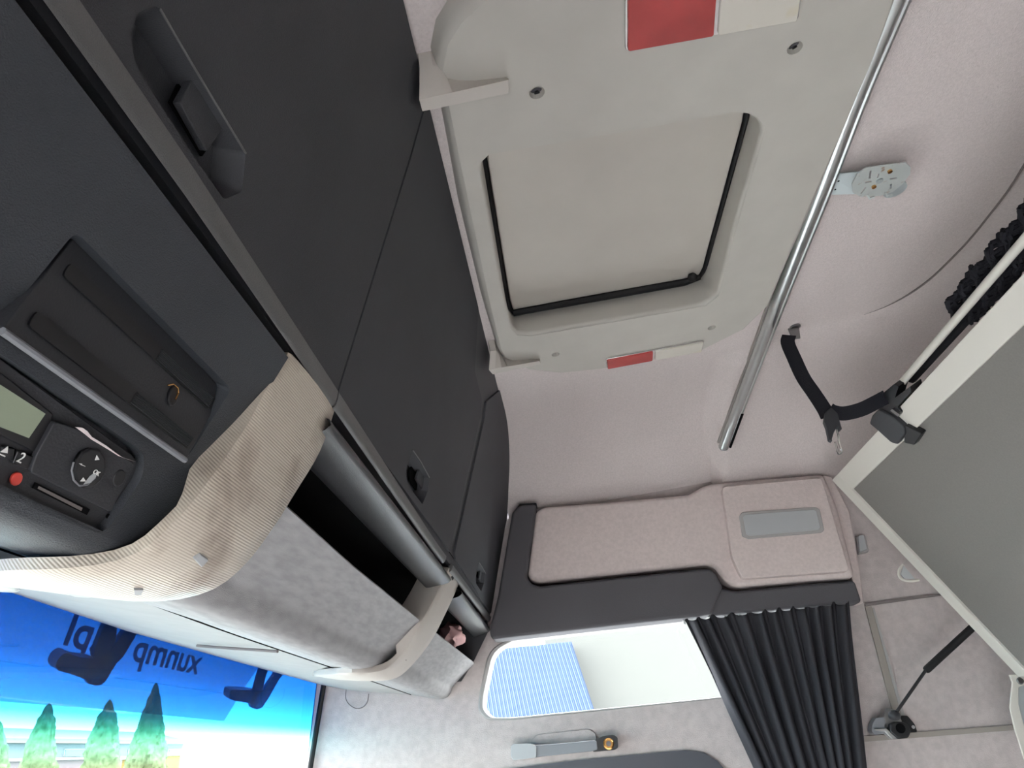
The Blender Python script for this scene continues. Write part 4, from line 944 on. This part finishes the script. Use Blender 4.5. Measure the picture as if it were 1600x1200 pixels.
prism('roof', [V((-D+0.5, yl-0.3, z_e-0.1)), V((-D+0.5, yl-0.3, z_e+0.15)), V((-D-3, yl-0.3, z_r+0.5)), V((-D-6.5, yl-0.3, z_e+0.1))], (0, yr_-yl+0.6, 0), 'rooftile', h1, smooth=False)
for a, b in ((100, 136), (200, 216), (262, 284)):
    f = slab('window', a, b, 1170, 1182, 'facadewhite', h1, 0.06, 0.1); slab('pane', a+1, b-1, 1171.5, 1181, 'farglass', f, 0.09, 0.04)
slab('ledge', -100, 286, 1184, 1188, 'facadewhite', h1, 0.25, 0.3)
h2 = thing('garage', 'yellow rendered outbuilding right of the tallest thuja', 'building', V((-28, PX(272, 1190, -28).y, GZ)))
ya, yb = PX(258, 1190, -28).y, PX(281, 1190, -28).y
zt = PX(272, 1181, -28).z
prism('wall', [V((-28, ya, GZ)), V((-28, yb, GZ)), V((-28, yb, zt)), V((-28, ya, zt))], (-3, 0, 0), 'yellowrender', h2, smooth=False)
prism('roof_slab', [V((-27.8, ya-.2, zt)), V((-27.8, yb+.2, zt)), V((-27.8, yb+.2, zt+0.2)), V((-27.8, ya-.2, zt+0.2))], (-3.4, 0, 0), 'facadewhite', h2, smooth=False)
# beyond the side window: cream warehouse with a blue ribbed section standing nearer
DY = 9.0
wz = lambda px, py, y=DY: PY(px, py, y)
b1 = thing('warehouse', 'plain cream warehouse wall seen through the side window', 'building', V((4.5, DY, GZ)))
ctop = wz(1000, 962).z
prism('wall', [V((wz(895, 1050).x-0.3, DY+0.4, GZ)), V((12, DY+0.4, GZ)), V((12, DY+0.4, ctop+1.0)), V((wz(895, 1050).x-0.3, DY+0.4, ctop+1.0))], (0, 4, 0), 'creamwall', b1, smooth=False)
b2 = thing('container', 'blue ribbed steel container outside the side window', 'container', V((wz(820, 1050).x, DY, GZ)))
xl = wz(640, 1050).x; tl = wz(785, 1011); tr = wz(893, 1004); br = wz(927, 1105)
xr = (tr.x+br.x)/2; ztp = (tl.z+tr.z)/2
n = 46; vs = []
for i in range(n*4+1):
    x = xl+(xr-xl)*i/(n*4); d = (0, 0, 0.02, 0.02)[i % 4]; vs.append((x, DY+d))
xt = tr.x-xr; xb = br.x-xr; zb_ = br.z
def endx(z): return tr.x+(br.x-tr.x)*(tr.z-z)/(tr.z-br.z)
sh = lambda x, z: xl+(x-xl)*(endx(max(z, br.z-0.3))-xl)/(xr-xl)
bm = bmesh.new(); A = [bm.verts.new(V((sh(x, ztp), y, ztp))) for x, y in vs]; B = [bm.verts.new(V((sh(x, br.z-0.3), y, br.z-0.3))) for x, y in vs]
for i in range(len(vs)-1): bm.faces.new((A[i], A[i+1], B[i+1], B[i]))
bmobj('ribbed_side', bm, 'bluesheet', b2, smooth=False)
prism('frame', [V((xl, DY+0.04, GZ)), V((tr.x, DY+0.04, GZ)), V((endx(br.z-0.3), DY+0.04, br.z-0.3)), V((tr.x, DY+0.04, ztp)), V((xl, DY+0.04, ztp))], (0, 0.3, 0), 'bluesheet', b2, smooth=False)

# ------------------------------------------------------------------ lift everything to its true height above the yard
for o in bpy.data.objects:
    if o.parent is None: o.location.z += Z0
